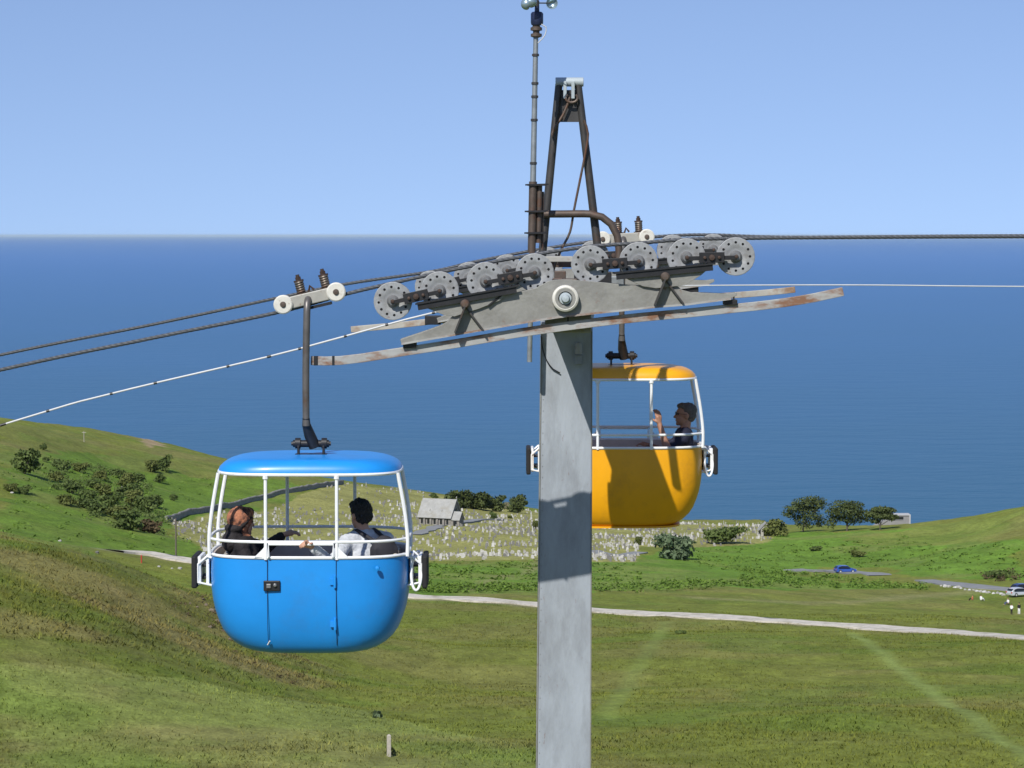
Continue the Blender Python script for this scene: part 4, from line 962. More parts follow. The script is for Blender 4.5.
def seated(name, root_c, label, D):
    """D: joint positions in cabin coordinates"""
    o0 = Vector(root_c); V = lambda p: o0 + Vector(p)
    root = empty(name, V(D['pelvis']) - Vector((0, 0, 0.10)), label, 'person')
    b = MB(); off = root.location
    torso(b, V(D['pelvis']), V(D['chest']), V(D['neck']), V(D['sl']), V(D['sr']))
    add_head(b, V(D['head']), D['yaw'], V(D['neck']), D.get('nod', 0))
    for s, e, h in (('sl', 'el', 'hl'), ('sr', 'er', 'hr')):
        b.capsule(V(D[s]), 0.050, V(D[e]), 0.040, 12); b.capsule(V(D[e]), 0.040, V(D[h]), 0.027, 12)
        add_hand(b, V(D[h]), D[h + '_d'], D[h + '_n'], D.get(h + '_c', 0.7), 1.0, D.get(h + '_t', 1))
    for k, f in (('kl', 'fl'), ('kr', 'fr')):
        hip = V(D['pelvis']) + (V(D[k]) - V(D['pelvis'])) * 0.15
        b.capsule(hip, 0.085, V(D[k]), 0.06, 12); b.capsule(V(D[k]), 0.058, V(D[f]), 0.042, 12)
        t = Vector(D['toe']).normalized(); b.capsule(V(D[f]) - t * 0.02, 0.04, V(D[f]) + t * 0.15, 0.032, 10)
    blob(b, 'body', M[D['skin']], root, 0.0075, 3, off=off); add_eyes(V(D['head']), D['yaw'], root, D.get('nod', 0))
    # top
    b = MB(); torso(b, V(D['pelvis']) + Vector((0, 0, 0.02)), V(D['chest']), V(D['neck']) - Vector((0, 0, 0.015)), V(D['sl']), V(D['sr']), 0.012)
    for s, e, h in (('sl', 'el', 'hl'), ('sr', 'er', 'hr')):
        if D['sleeve'] == 'long':
            b.capsule(V(D[s]), 0.064, V(D[e]), 0.056, 12); b.capsule(V(D[e]), 0.056, lerp(V(D[e]), V(D[h]), 0.86), 0.044, 12)
        else: b.capsule(V(D[s]), 0.066, lerp(V(D[s]), V(D[e]), 0.62), 0.062, 12)
    blob(b, D.get('topname', 'shirt'), M[D['top']], root, 0.010, 3, rough=0.006, off=off)
    b = MB()
    for k, f in (('kl', 'fl'), ('kr', 'fr')):
        hip = V(D['pelvis']) + (V(D[k]) - V(D['pelvis'])) * 0.15
        b.capsule(V(D['pelvis']), 0.135, hip, 0.10, 12); b.capsule(hip, 0.097, V(D[k]), 0.072, 12); b.capsule(V(D[k]), 0.07, lerp(V(D[k]), V(D[f]), 0.9), 0.056, 12)
    blob(b, 'trousers', M[D['legs']], root, 0.014, 3, off=off)
    return root, V, off
BO = Vector(blue.location); YO = Vector(yellow.location)
# passenger in the light shirt
D1 = dict(pelvis=(0.50, 0.0, 0.50), chest=(0.47, 0.0, 0.76), neck=(0.43, 0.03, 0.965), head=(0.405, 0.05, 1.10), yaw=math.radians(128), nod=0.1,
          sl=(0.30, -0.085, 0.885), sr=(0.62, 0.085, 0.885), el=(0.20, -0.42, 0.735), hl=(0.045, -0.565, 0.905), er=(0.66, 0.2, 0.64), hr=(0.44, 0.3, 0.56),
          hl_d=(-0.62, -0.5, 0.35), hl_n=(0.1, -0.75, -0.7), hl_c=1.0, hr_d=(-1, 0.1, -0.2), hr_n=(0, 0, -1), kl=(0.06, -0.12, 0.46), kr=(0.08, 0.17, 0.46), fl=(0.05, -0.12, 0.13), fr=(0.1, 0.17, 0.13), toe=(-1, 0, 0),
          skin='skin', top='cloth_light', legs='cloth_jean', sleeve='long')
r1, V, off = seated('person', BO, 'passenger in light grey shirt and backpack, back turned, hand on the rail', D1)
R, q = head_parts(V(D1['head']), D1['yaw'], 0.1)
b = MB(); b.ball(q(-0.028, 0, 0.045), (0.098, 0.088, 0.090), 18, R); b.ball(q(-0.055, 0, -0.005), (0.062, 0.078, 0.075), 16, R); b.ball(q(0.035, 0, 0.085), (0.06, 0.07, 0.042), 14, R)
b.ball(q(-0.02, 0.01, 0.115), (0.05, 0.05, 0.03), 12, R); blob(b, 'hair', M['hair_black'], r1, 0.007, 2, rough=0.015, off=off)
f = Vector((math.cos(D1['yaw']), math.sin(D1['yaw']), 0)); bk = Vector((0.45, -0.89, 0)); rt = Vector((0.89, 0.45, 0))
b = MB(); c = V((0.47, 0.0, 0.78)) + bk * 0.165 + rt * 0.075
Rb = Matrix((rt, bk, Vector((0, 0, 1)))).transposed()
b.ball(c + Vector((0, 0, 0.02)), (0.125, 0.075, 0.15), 16, Rb); b.box(c - Vector((0, 0, 0.05)), (0.22, 0.11, 0.24), Rb); bp_ = blob(b, 'backpack', M['pack'], r1, 0.012, 4, off=off)
for s, sh in ((-1, D1['sl']), (1, D1['sr'])):
    top_ = V(sh) * 0.45 + V(D1['neck']) * 0.55 + Vector((0, 0, 0.048))
    b = MB(); pts_ = catmull([c + rt * s * 0.05 + Vector((0, 0, 0.10)) - bk * 0.02, lerp(c + rt * s * 0.05 + Vector((0, 0, 0.10)), top_, 0.6) + bk * 0.03, top_ + bk * 0.01, top_ - bk * 0.09 - Vector((0, 0, 0.05)), top_ - bk * 0.13 - Vector((0, 0, 0.16))], 0.03)
    b.tube(pts_, 0.019, 8); blob(b, 'strap', M['pack'], bp_, 0.008, 2, off=off)
# passenger in the headscarf
D2 = dict(pelvis=(-0.54, 0.03, 0.50), chest=(-0.56, 0.02, 0.745), neck=(-0.575, 0.02, 0.915), head=(-0.575, 0.02, 1.045), yaw=math.radians(38), nod=0.08,
          sl=(-0.565, 0.185, 0.85), sr=(-0.565, -0.15, 0.85), el=(-0.42, 0.30, 0.79), hl=(-0.265, 0.34, 0.90), er=(-0.48, -0.24, 0.62), hr=(-0.27, -0.16, 0.58),
          hl_d=(0.9, 0.1, 0.25), hl_n=(0, 0.2, -1), hl_c=0.6, hr_d=(1, 0.1, -0.1), hr_n=(0, 0, -1), kl=(-0.12, 0.13, 0.46), kr=(-0.1, -0.15, 0.46), fl=(-0.1, 0.13, 0.13), fr=(-0.1, -0.15, 0.13), toe=(1, 0, 0),
          skin='skin', top='cloth_black', legs='cloth_black', sleeve='long', topname='coat')
r2, V, off = seated('person', BO, 'passenger in brown patterned headscarf and black coat facing right', D2)
R, q = head_parts(V(D2['head']), D2['yaw'], 0.08)
b = MB(); b.ball(q(-0.032, 0, 0.030), (0.116, 0.102, 0.104), 18, R); b.ball(q(-0.040, 0, -0.035), (0.090, 0.092, 0.085), 16, R); b.ball(q(0.03, 0, 0.085), (0.062, 0.075, 0.045), 12, R)
b.capsule(q(-0.03, 0.0, -0.115), 0.075, q(0.02, -0.01, -0.135), 0.062, 12)
sc_ = blob(b, 'headscarf', M['scarf'], r2, 0.009, 3, rough=0.006, off=off)
b = MB(); b.ball(q(-0.085, 0, -0.055), (0.072, 0.098, 0.045), 16, R); b.capsule(q(-0.07, 0, -0.10), 0.078, q(-0.08, 0, -0.16), 0.105, 14); b.capsule(q(-0.05, -0.088, -0.02), 0.022, q(0.02, -0.078, 0.045), 0.016, 8)
blob(b, 'scarf_drape', M['cloth_black'], sc_, 0.009, 3, rough=0.006, off=off)
# passenger in the yellow cabin
D3 = dict(pelvis=(0.55, 0.0, 0.50), chest=(0.61, 0.0, 0.75), neck=(0.645, 0.0, 0.96), head=(0.645, 0.0, 1.105), yaw=math.radians(184), nod=-0.06,
          sl=(0.62, -0.185, 0.885), sr=(0.62, 0.185, 0.885), el=(0.45, -0.27, 0.785), hl=(0.375, -0.25, 1.03), er=(0.52, 0.25, 0.70), hr=(0.30, 0.22, 0.78),
          hl_d=(-0.15, 0.05, 1), hl_n=(-0.6, 0.8, 0), hl_c=0.35, hr_d=(-1, 0, 0.25), hr_n=(0, 0, -1), kl=(0.12, -0.13, 0.46), kr=(0.12, 0.14, 0.46), fl=(0.12, -0.13, 0.13), fr=(0.12, 0.14, 0.13), toe=(-1, 0, 0),
          skin='skin_dark', top='cloth_navy', legs='cloth_jean', sleeve='short')
r3, V, off = seated('person', YO, 'grey haired passenger in navy T-shirt, forearm raised, in the yellow cabin', D3)
R, q = head_parts(V(D3['head']), D3['yaw'], -0.06)
b = MB(); b.ball(q(-0.030, 0, 0.050), (0.090, 0.084, 0.080), 18, R); b.ball(q(-0.055, 0, 0.0), (0.060, 0.076, 0.070), 16, R); b.ball(q(0.030, 0, 0.088), (0.055, 0.066, 0.034), 14, R)
blob(b, 'hair', M['hair_grey'], r3, 0.007, 2, rough=0.008, off=off)
gl = MB()
for s in (-1, 1):
    gl.tube([q(0.092, s * 0.033, 0.012) + R @ Vector((0, 0.022 * math.cos(a), 0.017 * math.sin(a))) for a in np.linspace(0, 2 * math.pi, 13)[:-1]], 0.002, 6, closed=True)
    gl.tube([q(0.092, s * 0.056, 0.014), q(0.06, s * 0.079, 0.014), q(-0.01, s * 0.084, 0.008)], 0.002, 6)
gl.tube([q(0.092, -0.012, 0.014), q(0.098, 0, 0.016), q(0.092, 0.012, 0.014)], 0.003, 6); gl.build('glasses', M['black_steel'], r3, smooth=True)

def walker(px, py, hgt, yaw, shirt, legs_, label, sit=False):
    g = G(px, py); root = empty('person', g, label, 'person', 'people on the field by the parked cars'); off = Vector(g); s = hgt / 1.72
    Rz = Matrix.Rotation(yaw, 3, 'Z'); Q = lambda x, y, z: off + Rz @ Vector((x * s, y * s, z * s))
    dz = -0.68 if sit else 0.0
    b = MB(); c = MB(); l = MB()
    b.ball(Q(0, 0, 1.62 + dz), (0.095 * s, 0.08 * s, 0.115 * s), 10); b.ball(Q(0.09, 0, 1.60 + dz), 0.02 * s, 6); b.capsule(Q(0, 0, 1.55 + dz), 0.055 * s, Q(0, 0, 1.42 + dz), 0.06 * s, 8)
    for m_, g_ in ((b, 0.0), (c, 0.022)):
        for k in (-1, 1):
            m_.capsule(Q(0, k * 0.07, 0.95 + dz), (0.11 + g_) * s, Q(0, k * 0.09, 1.32 + dz), (0.10 + g_) * s, 8)
            m_.capsule(Q(0, k * 0.1, 1.36 + dz), (0.06 + g_) * s, Q(0, k * 0.19, 1.36 + dz), (0.055 + g_) * s, 8)
            e = Q(0.02, k * 0.25, 1.10 + dz); m_.capsule(Q(0, k * 0.19, 1.36 + dz), (0.05 + g_) * s, e, (0.042 + g_) * s, 8)
            if m_ is b: m_.capsule(e, 0.04 * s, Q(0.14, k * 0.22, 0.90 + dz), 0.028 * s, 8); m_.ball(Q(0.17, k * 0.22, 0.85 + dz), 0.04 * s, 6)
    for m_, g_ in ((b, 0.0), (l, 0.02)):
        for k in (-1, 1):
            hip = Q(0, k * 0.09, 0.90 + dz)
            kn, ft = (Q(0.42, k * 0.12, 0.42), Q(0.62, k * 0.12, 0.08)) if sit else (Q(0.03 * k, k * 0.10, 0.50), Q(0.05 * k, k * 0.10, 0.07))
            m_.capsule(hip, (0.09 + g_) * s, kn, (0.06 + g_) * s, 8); m_.capsule(kn, (0.058 + g_) * s, ft, (0.042 + g_) * s, 8)
            if m_ is b: m_.capsule(ft, 0.042 * s, ft + Rz @ Vector((0.15 * s, 0, -0.02 * s)), 0.035 * s, 8)
    blob(b, 'body', M['skin'], root, 0.03, 2, off=off); blob(c, 'shirt', M[shirt], root, 0.035, 2, off=off); blob(l, 'trousers', M[legs_], root, 0.035, 2, off=off)
    h = MB(); h.ball(Q(-0.025, 0, 1.67 + dz), (0.095 * s, 0.092 * s, 0.095 * s), 10); blob(h, 'hair', M['hair_black'], root, 0.025, 2, off=off)
walker(972.5, 601, 1.65, 2.6, 'cloth_orange', 'cloth_black', 'person in orange top sitting on the field, leftmost of the group', True)
walker(981, 601, 1.7, 0.6, 'cloth_white', 'cloth_white', 'person in white sitting on the field beside the orange top', True)
walker(1008, 605, 1.7, 3.6, 'cloth_white', 'cloth_jean', 'person in white sitting on grass below the parked cars', True)
walker(1011.5, 614.5, 1.5, 1.0, 'cloth_white', 'cloth_black', 'person in pale top standing on grass below the cars, on the left', False)
walker(1019, 614.5, 1.65, 2.0, 'cloth_black', 'cloth_white', 'person in black top and white trousers standing on grass, on the right', False)

# ------------------------------------------------------------------ plants
def leaf_cloud(blobs, n, size, seed, low=False):
    r = np.random.default_rng(seed); vol = np.array([b[1][0] * b[1][1] * b[1][2] for b in blobs]) ** 0.75; pk = r.choice(len(blobs), n, p=vol / vol.sum())
    cen = np.array([b[0] for b in blobs])[pk]; rad = np.array([b[1] for b in blobs])[pk]
    d = r.normal(size=(n, 3)); d /= np.linalg.norm(d, axis=1)[:, None]; rr = r.random(n) ** 0.38
    p = cen + d * rad * rr[:, None] * (0.86 + 0.28 * r.random((n, 1)))
    nn = d + r.normal(size=(n, 3)) * 0.75 + np.array((0, 0, 0.35)); nn /= np.linalg.norm(nn, axis=1)[:, None]
    if low: nn = r.normal(size=(n, 3)) * 0.45 + np.array((0, 0, 1.0)); nn[:, 2] = np.abs(nn[:, 2]); nn /= np.linalg.norm(nn, axis=1)[:, None]
    t = np.cross(nn, r.normal(size=(n, 3))); t /= np.linalg.norm(t, axis=1)[:, None]; u = np.cross(nn, t)
    s = size * (0.55 + 0.9 * r.random((n, 1)))
    q = np.stack([p - t * s, p + u * s * 0.62 + t * s * 0.1, p + t * s, p - u * s * 0.62 - t * s * 0.1], 1)
    return q.reshape(-1, 3)
def quad_mesh(name, q, mat, col=None):
    me = bpy.data.meshes.new(name); n = len(q); me.vertices.add(n); me.vertices.foreach_set('co', q.astype(np.float32).ravel())
    me.loops.add(n); me.loops.foreach_set('vertex_index', np.arange(n, dtype=np.int32)); me.polygons.add(n // 4); me.polygons.foreach_set('loop_start', np.arange(n // 4, dtype=np.int32) * 4)
    me.update(calc_edges=True); me.materials.append(mat)
    if col is not None:
        a = me.color_attributes.new('cover', 'FLOAT_COLOR', 'POINT'); a.data.foreach_set('color', np.c_[col, np.ones(n)].astype(np.float32).ravel())
    return me
def woody(name, g, blobs, mat, label, cat, group=None, seed=1, n=900, size=0.35, trunk=0.12, limbs=True):
    """blobs relative to the foot g"""
    root = empty(name, g, label, cat, group)
    link('crown', quad_mesh('crown', leaf_cloud(blobs, n, size, seed), M[mat]), None, root)
    b = MB(); rd = random.Random(seed); big = sorted(blobs, key=lambda k: -k[1][0])[:5]
    fork = Vector((0, 0, min(k[0][2] for k in blobs) * 0.45 + 0.1))
    b.tube([(0, 0, -0.5), fork * 0.5, fork], [trunk * 1.3, trunk, trunk * 0.85], 7)
    for c, r in big:
        c = Vector(c); m_ = (fork + c) / 2 + Vector((rd.uniform(-.1, .1) * r[0], rd.uniform(-.1, .1) * r[1], -0.08 * r[2])); b.tube([fork - Vector((0, 0, 0.05)), m_, c], [trunk * 0.7, trunk * 0.45, trunk * 0.15], 6)
    b.build('trunk', M['bark'], root, smooth=True, off=(0, 0, 0))
    return root
def lobes(wd, hgt, k, seed, base=0.15, depth=None, top=0.0):
    r = random.Random(seed); out = []; depth = depth or wd * 0.85
    for i in range(k):
        a = r.uniform(0, 6.283); q = r.random() ** 0.6 * 0.36
        x = math.cos(a) * q * wd; y = math.sin(a) * q * depth; z = hgt * (base + (0.80 - base) * r.random())
        s = r.uniform(0.16, 0.27); out.append(((x, y, z), (wd * s, depth * s, hgt * s * 0.85)))
    out.append(((0, 0, hgt * 0.45), (wd * 0.36, depth * 0.36, hgt * 0.36)))
    return out
def px_tree(name, px, pybase, wpx, hpx, mat, label, cat, seed, k=9, dens=1.0, group=None, base=0.15, Y=None, size=None, xl=0.0):
    g = GY(px, Y) if Y else G(px, pybase)
    sc = g.y / F; wd = wpx * sc; hg = hpx * sc
    bl = lobes(wd, hg, k, seed, base)
    if xl: bl = [((c[0] + xl * wd * (c[2] / hg), c[1], c[2]), r) for c, r in bl]
    sz = size or max(0.16, min(0.42, wd * 0.06)); n = int(dens * 34 * (wd * hg) / (sz * sz) * 0.12) + 120
    return woody(name, g, bl, mat, label, cat, group, seed, min(n, 5000), sz, trunk=0.03 * hg + 0.02)
# wind-bent trees above the far cemetery
def pine(px, pyb, spec, seed, label, trunk=0.22):
    g = G(px, pyb); sc = g.y / F
    bl = [((x * sc * 1.15, dy * 1.0, z * sc), (rx * sc * 1.1, rx * sc * 0.8, rz * sc * 1.1)) for x, z, rx, rz, dy in spec]
    woody('wind_bent_tree', g, bl, 'leaf_pine', label, 'tree', 'dark trees on the skyline above the sea', seed, 3400, 0.27, trunk)
pine(803, 532, [(0, 29, 11, 5, 0), (9, 31, 12, 5, 1), (14, 27, 9, 4, 0), (-9, 24, 9, 4, -1), (3, 22, 13, 4.5, 1), (-13, 18, 7, 4, 0), (8, 16, 11, 4, -1), (-3, 14, 8, 4, 1), (15, 10, 8, 5, 0), (2, 8, 9, 5, 0)], 11, 'tallest wind-bent dark tree on the skyline, left of three')
pine(847, 531, [(-4, 26, 12, 5, 0), (6, 25, 11, 4.5, 1), (-11, 20, 9, 4, 0), (1, 20, 15, 5, -1), (12, 18, 10, 4, 0), (-9, 13, 9, 5, 1), (4, 12, 12, 5, 0), (-14, 8, 6, 5, 0), (16, 12, 7, 3, 0)], 12, 'broad wind-bent dark tree on the skyline, middle of three')
pine(880, 530, [(0, 20, 9, 3.5, 0), (7, 19, 8, 3.2, 1), (-7, 16, 7, 3, 0), (2, 14, 11, 3.2, 0), (10, 13, 6, 3, -1), (-4, 9, 5, 2.5, 0)], 13, 'smallest wind-bent dark tree on the skyline, beside the white block', 0.16)
px_tree('evergreen_bush', 776, 536, 32, 17, 'leaf_olive', 'rounded olive bush left of the tall skyline tree', 'bush', 21, 9)
px_tree('evergreen_bush', 772, 529, 14, 8, 'leaf_dark', 'small dark bush beside the little gabled gatehouse', 'bush', 22, 6)
px_tree('evergreen_bush', 716, 544, 44, 21, 'leaf_dark', 'wide dark green bush leaning right behind the silvery bush', 'bush', 23, 10, xl=0.35)
px_tree('silvery_bush', 676, 559, 47, 28, 'leaf_grey', 'large grey-green bush at the edge of the cemetery', 'bush', 24, 12, 1.2, base=0.05)
for i, (px, py, wp, hp, mt, lb) in enumerate([
    (452, 507, 20, 15, 'leaf_pine', 'dark tree behind the chapel, leftmost of the clump'), (466, 508, 22, 18, 'leaf_pine', 'dark tree second from the chapel in the seaward clump'),
    (480, 510, 20, 17, 'leaf_pine', 'dark tree third from the chapel in the seaward clump'), (493, 511, 20, 15, 'leaf_pine', 'dark tree at the right end of the seaward clump'),
    (518, 513, 18, 15, 'leaf_pine', 'round dark tree by the sea left of the pillar'), (506, 509, 9, 9, 'leaf_pale', 'small pale bush between the dark seaward trees'), (433, 498, 10, 6, 'leaf_dark', 'small dark bush right behind the chapel roof'),
    (494, 520, 10, 9, 'leaf_dark', 'small round bush among the graves right of the chapel'), (536, 529, 11, 10, 'leaf_olive', 'small bush among graves at the left edge of the pillar'), (510, 518.5, 6, 3.5, 'leaf_olive', 'low tuft of green among the white graves'),
    (638, 545, 8, 11, 'leaf_olive', 'small upright bush among graves below the yellow cabin'), (634, 527, 7, 5, 'leaf_dark', 'tiny dark bush on the shore below the yellow cabin'), (596, 522, 6, 5, 'leaf_brown', 'tiny brown bush right of the pillar by the shore'),
    (816, 551, 15, 6, 'leaf_dark', 'low dark bush alone in the green field, left one'), (858, 557, 17, 7, 'leaf_olive', 'low brownish bush alone in the green field, right one'),
    (1000, 577, 40, 7, 'leaf_dark', 'long low dark bush above the road at right edge'), (390, 755, 10, 9, 'leaf_olive', 'weedy tuft at the foot of the timber post'), (377, 718, 10, 7, 'leaf_grey', 'grey thistly tuft above the timber post'),
    (680, 634, 12, 4, 'leaf_dark', 'small dark clump just below the gravel path')]):
    px_tree('seaward_tree' if i < 5 else 'shrub', px, py, wp * (1.25 if i < 5 else 1), hp * (1.25 if i < 5 else 1), mt, lb, 'tree' if i < 5 else 'bush', 40 + i, 9 if i < 5 else 7, 1.3, None, 0.12)
# scrub in the gully on the left hillside
gul = [(25,474,32,22),(58,482,14,9),(72,494,17,13),(92,488,16,10),(66,505,18,12),(84,508,16,10),(95,514,20,12),(104,498,18,14),(110,509,20,13),(120,500,16,12),(128,488,18,16),(118,478,14,8),(140,484,14,11),(152,472,15,11),(164,471,16,15),(160,483,12,8),(135,508,22,16),
       (146,514,24,18),(156,508,16,14),(124,522,20,14),(128,530,26,20),(150,533,22,12),(112,516,20,10),(88,500,18,10),(60,470,20,10),(80,472,16,8),(46,462,8,5),(44,450,8,6),(10,492,14,8),(24,494,14,8),(174,501,9,6),(100,480,18,9),(135,497,18,12)]
for i, (px, py, wp, hp) in enumerate(gul):
    mt = 'leaf_brown' if (px, py) == (150, 533) else ('leaf_olive' if i % 3 == 1 else 'leaf_dark')
    if (px, py) == (25, 474): lb, gp_ = 'large lone dark bush at the upper left end of the gully', None
    elif mt == 'leaf_brown': lb, gp_ = 'reddish brown bush at the lower right end of the gully scrub', None
    elif mt == 'leaf_olive': lb, gp_ = 'olive scrub bush in the thicket on the left hillside', 'olive bushes of the gully thicket'
    else: lb, gp_ = 'dark green scrub bush in the thicket on the left hillside', 'dark bushes of the gully thicket'
    px_tree('scrub_bush', px, py, wp * 1.25, hp * 1.2, mt, lb, 'bush', 80 + i, 8, 0.9, gp_, 0.1)

# rough low growth: bracken fronts, scrub cover, tussocks
def cover_at(x, y):
    i = np.clip(np.searchsorted(gx, x), 1, nx - 1); j = np.clip(np.searchsorted(gy, y), 1, ny - 1); return C[j * nx + i]
def scatter(n, poly_px=None, box=None, seed=3):
    r = np.random.default_rng(seed)
    if poly_px is not None:
        z = np.array(zone(poly_px)); lo = z.min(0); hi = z.max(0); x = r.uniform(lo[0], hi[0], n); y = r.uniform(lo[1], hi[1], n); m = inside([tuple(q) for q in z], x, y); return x[m], y[m], r
    return None
def mounds(name, specs, mat, label, cat):
    allq = []
    for poly, n, wd, hg, per, size, seed in specs:
        x, y, r = scatter(n, poly, seed=seed); z = height(x, y)
        for k in range(len(x)):
            w_ = wd * r.uniform(0.6, 1.4); q = leaf_cloud([((0, 0, hg * 0.3), (w_, w_, hg * r.uniform(0.6, 1.2)))], per, size, int(r.integers(1e9)), mat != 'leaf_dark')
            allq.append(q + np.array((x[k], y[k], z[k])))
    me = quad_mesh(name, np.concatenate(allq), M[mat])
    return tag(link(name, me), label, cat, kind='stuff')
mounds('bracken', [([(592,588),(700,583),(770,583),(775,588),(700,590),(592,592)], 500, 1.0, 0.8, 26, 0.22, 1), ([(415,584),(540,586),(540,591),(415,592)], 300, 1.0, 0.7, 26, 0.22, 2),
                   ([(740,570),(800,574),(930,586),(925,590),(820,588),(740,585)], 450, 1.1, 0.6, 22, 0.24, 4), ([(415,563),(640,563),(640,582),(415,582)], 450, 0.9, 0.35, 14, 0.24, 5),
                   ([(690,548),(900,534),(1024,548),(1024,580),(930,575),(830,563),(700,568)], 700, 1.0, 0.3, 10, 0.26, 6), ([(0,460),(30,455),(190,480),(220,475),(170,515),(190,555),(110,548),(0,532)], 500, 1.1, 0.5, 12, 0.28, 7)],
       'leaf_bright', 'bright green bracken spread over the fields and slopes', 'bracken')
mounds('scrub', [([(40,472),(110,470),(140,480),(172,520),(165,532),(120,530),(70,508),(55,490)], 420, 1.3, 1.1, 40, 0.26, 31)], 'leaf_dark', 'dense low dark scrub between the gully bushes', 'scrub')
mounds('dead_bracken', [([(190,600),(222,598),(240,640),(215,640)], 240, 0.35, 0.35, 22, 0.10, 8), ([(150,600),(200,590),(330,680),(300,690),(200,640)], 500, 0.3, 0.22, 14, 0.09, 9), ([(980,574),(1024,570),(1024,582),(985,582)], 60, 0.8, 0.7, 20, 0.2, 10)],
       'leaf_brown', 'brown dead bracken on the scarred edge of the near slope', 'bracken')
def tussocks():
    n = 190000; r = np.random.default_rng(5); y = 135 + (350 - 135) * r.random(n) ** 1.1; x = r.uniform(-1, 1, n) * (0.19 * y + 4)
    dens = fbm(x, y, 9, 77) + 0.35 * r.random(n); keep = dens > np.where(inside(ZK, x, y) | inside(ZBr, x, y), 0.40, 0.56); x, y = x[keep], y[keep]
    d1 = np.minimum(seg_dist(x, y, track), seg_dist(x, y, track2)); keep = d1 > 0.8; x, y = x[keep], y[keep]; n = len(x)
    z = height(x, y); col = cover_at(x, y)
    hg = (0.04 + 0.13 * r.random(n) ** 2) * (0.5 + 1.0 * fbm(x, y, 16, 99)); kn = inside(ZK, x, y) | inside(ZBr, x, y); hg = np.where(kn, hg * 1.5, hg); qs = []; cs = []
    for k in range(2):
        a = r.uniform(0, 6.283, n); ln = r.uniform(0.2, 0.9, n); w_ = hg * r.uniform(0.12, 0.3, n); ox = r.normal(size=n) * 0.12; oy = r.normal(size=n) * 0.12
        dx_, dy_ = np.cos(a), np.sin(a); bx, by = x + ox, y + oy; sg = np.sign(r.random(n) - 0.5); le = hg * (0.9 + ln); tx, ty = bx - dy_ * le, by + dx_ * le
        q = np.stack([np.c_[bx - dx_ * w_, by - dy_ * w_, z - 0.05], np.c_[bx + dx_ * w_, by + dy_ * w_, z - 0.05], np.c_[tx + dx_ * w_ * 0.4, ty + dy_ * w_ * 0.4, z + hg], np.c_[tx - dx_ * w_ * 0.4, ty - dy_ * w_ * 0.4, z + hg]], 1)
        qs.append(q.reshape(-1, 3)); cc_ = col * r.uniform(0.9, 1.25, (n, 1)) * np.array((1.04, 1.0, 0.96)); cs.append(np.repeat(cc_, 4, axis=0))
    me = quad_mesh('grass', np.concatenate(qs), M['tuft'], np.concatenate(cs))
    return tag(link('grass', me), 'rough tussocky grass covering the nearer fields', 'grass', kind='stuff')
tussocks()

# ------------------------------------------------------------------ cemetery
def gs_slab(w_, h_, t, arch):
    b = MB(); pts = [(-w_ / 2, -0.3), (w_ / 2, -0.3), (w_ / 2, h_ * 0.75)]
    if arch: pts += [(w_ / 2 * math.cos(a), h_ * 0.75 + h_ * 0.25 * math.sin(a)) for a in np.linspace(0.25, math.pi - 0.25, 7)]
    else: pts += [(w_ * 0.5, h_ * 0.82), (0, h_), (-w_ * 0.5, h_ * 0.82)]
    pts += [(-w_ / 2, h_ * 0.75)]; b.prism(pts, -t / 2, t / 2); b.box((0, 0, 0.06), (w_ * 1.25, t * 2.4, 0.2)); return b
def gs_cross(w_, h_):
    b = MB(); a = 0.075; c = h_ * 0.72
    pts = [(-a, 0.3), (a, 0.3), (a, c - a), (w_ / 2, c - a), (w_ / 2, c + a), (a, c + a), (a, h_), (-a, h_), (-a, c + a), (-w_ / 2, c + a), (-w_ / 2, c - a), (-a, c - a)]
    b.prism(pts, -0.07, 0.07); b.box((0, 0, 0.1), (0.75, 0.6, 0.3)); b.box((0, 0, 0.31), (0.45, 0.38, 0.14)); return b
def gs_obelisk(h_):
    b = MB(); b.box((0, 0, 0.1), (0.8, 0.8, 0.35)); b.box((0, 0, 0.45), (0.5, 0.5, 0.4))
    b.loft([[Vector((sx * r, sy * r, z)) for sx, sy in ((-1, -1), (1, -1), (1, 1), (-1, 1))] for r, z in ((0.2, 0.6), (0.13, h_ - 0.2), (0.01, h_))], True, True); return b
def gs_kerb(l):
    b = MB()
    for c, s in (((0, -l / 2, 0.08), (0.9, 0.14, 0.35)), ((0, l / 2, 0.08), (0.9, 0.14, 0.35)), ((-0.45, 0, 0.08), (0.14, l + 0.14, 0.35)), ((0.45, 0, 0.08), (0.14, l + 0.14, 0.35))): b.box(c, s)
    b.prism([(-0.4, 0.0), (0.4, 0.0), (0.4, 0.75), (0.2, 0.92), (-0.2, 0.92), (-0.4, 0.75)], l / 2 - 0.08, l / 2 + 0.06); return b
GT = [(gs_slab(0.75, 1.15, 0.16, True), 'headstone', 'round-topped', 1.15), (gs_slab(0.85, 1.35, 0.18, False), 'headstone', 'peaked', 1.35), (gs_cross(0.85, 1.75), 'cross_monument', 'cross', 1.75),
      (gs_obelisk(2.3), 'obelisk', 'obelisk', 2.3), (gs_kerb(1.9), 'kerbed_grave', 'kerbed', 0.92), (gs_slab(0.6, 0.8, 0.14, True), 'headstone', 'low', 0.8)]
GM = {}
for ti, t in enumerate(GT):
    for mt in ('stone_white', 'stone_pale', 'stone_grey'):
        me = t[0].mesh(t[1]); me.materials.append(M[mt]); GM[ti, mt] = me
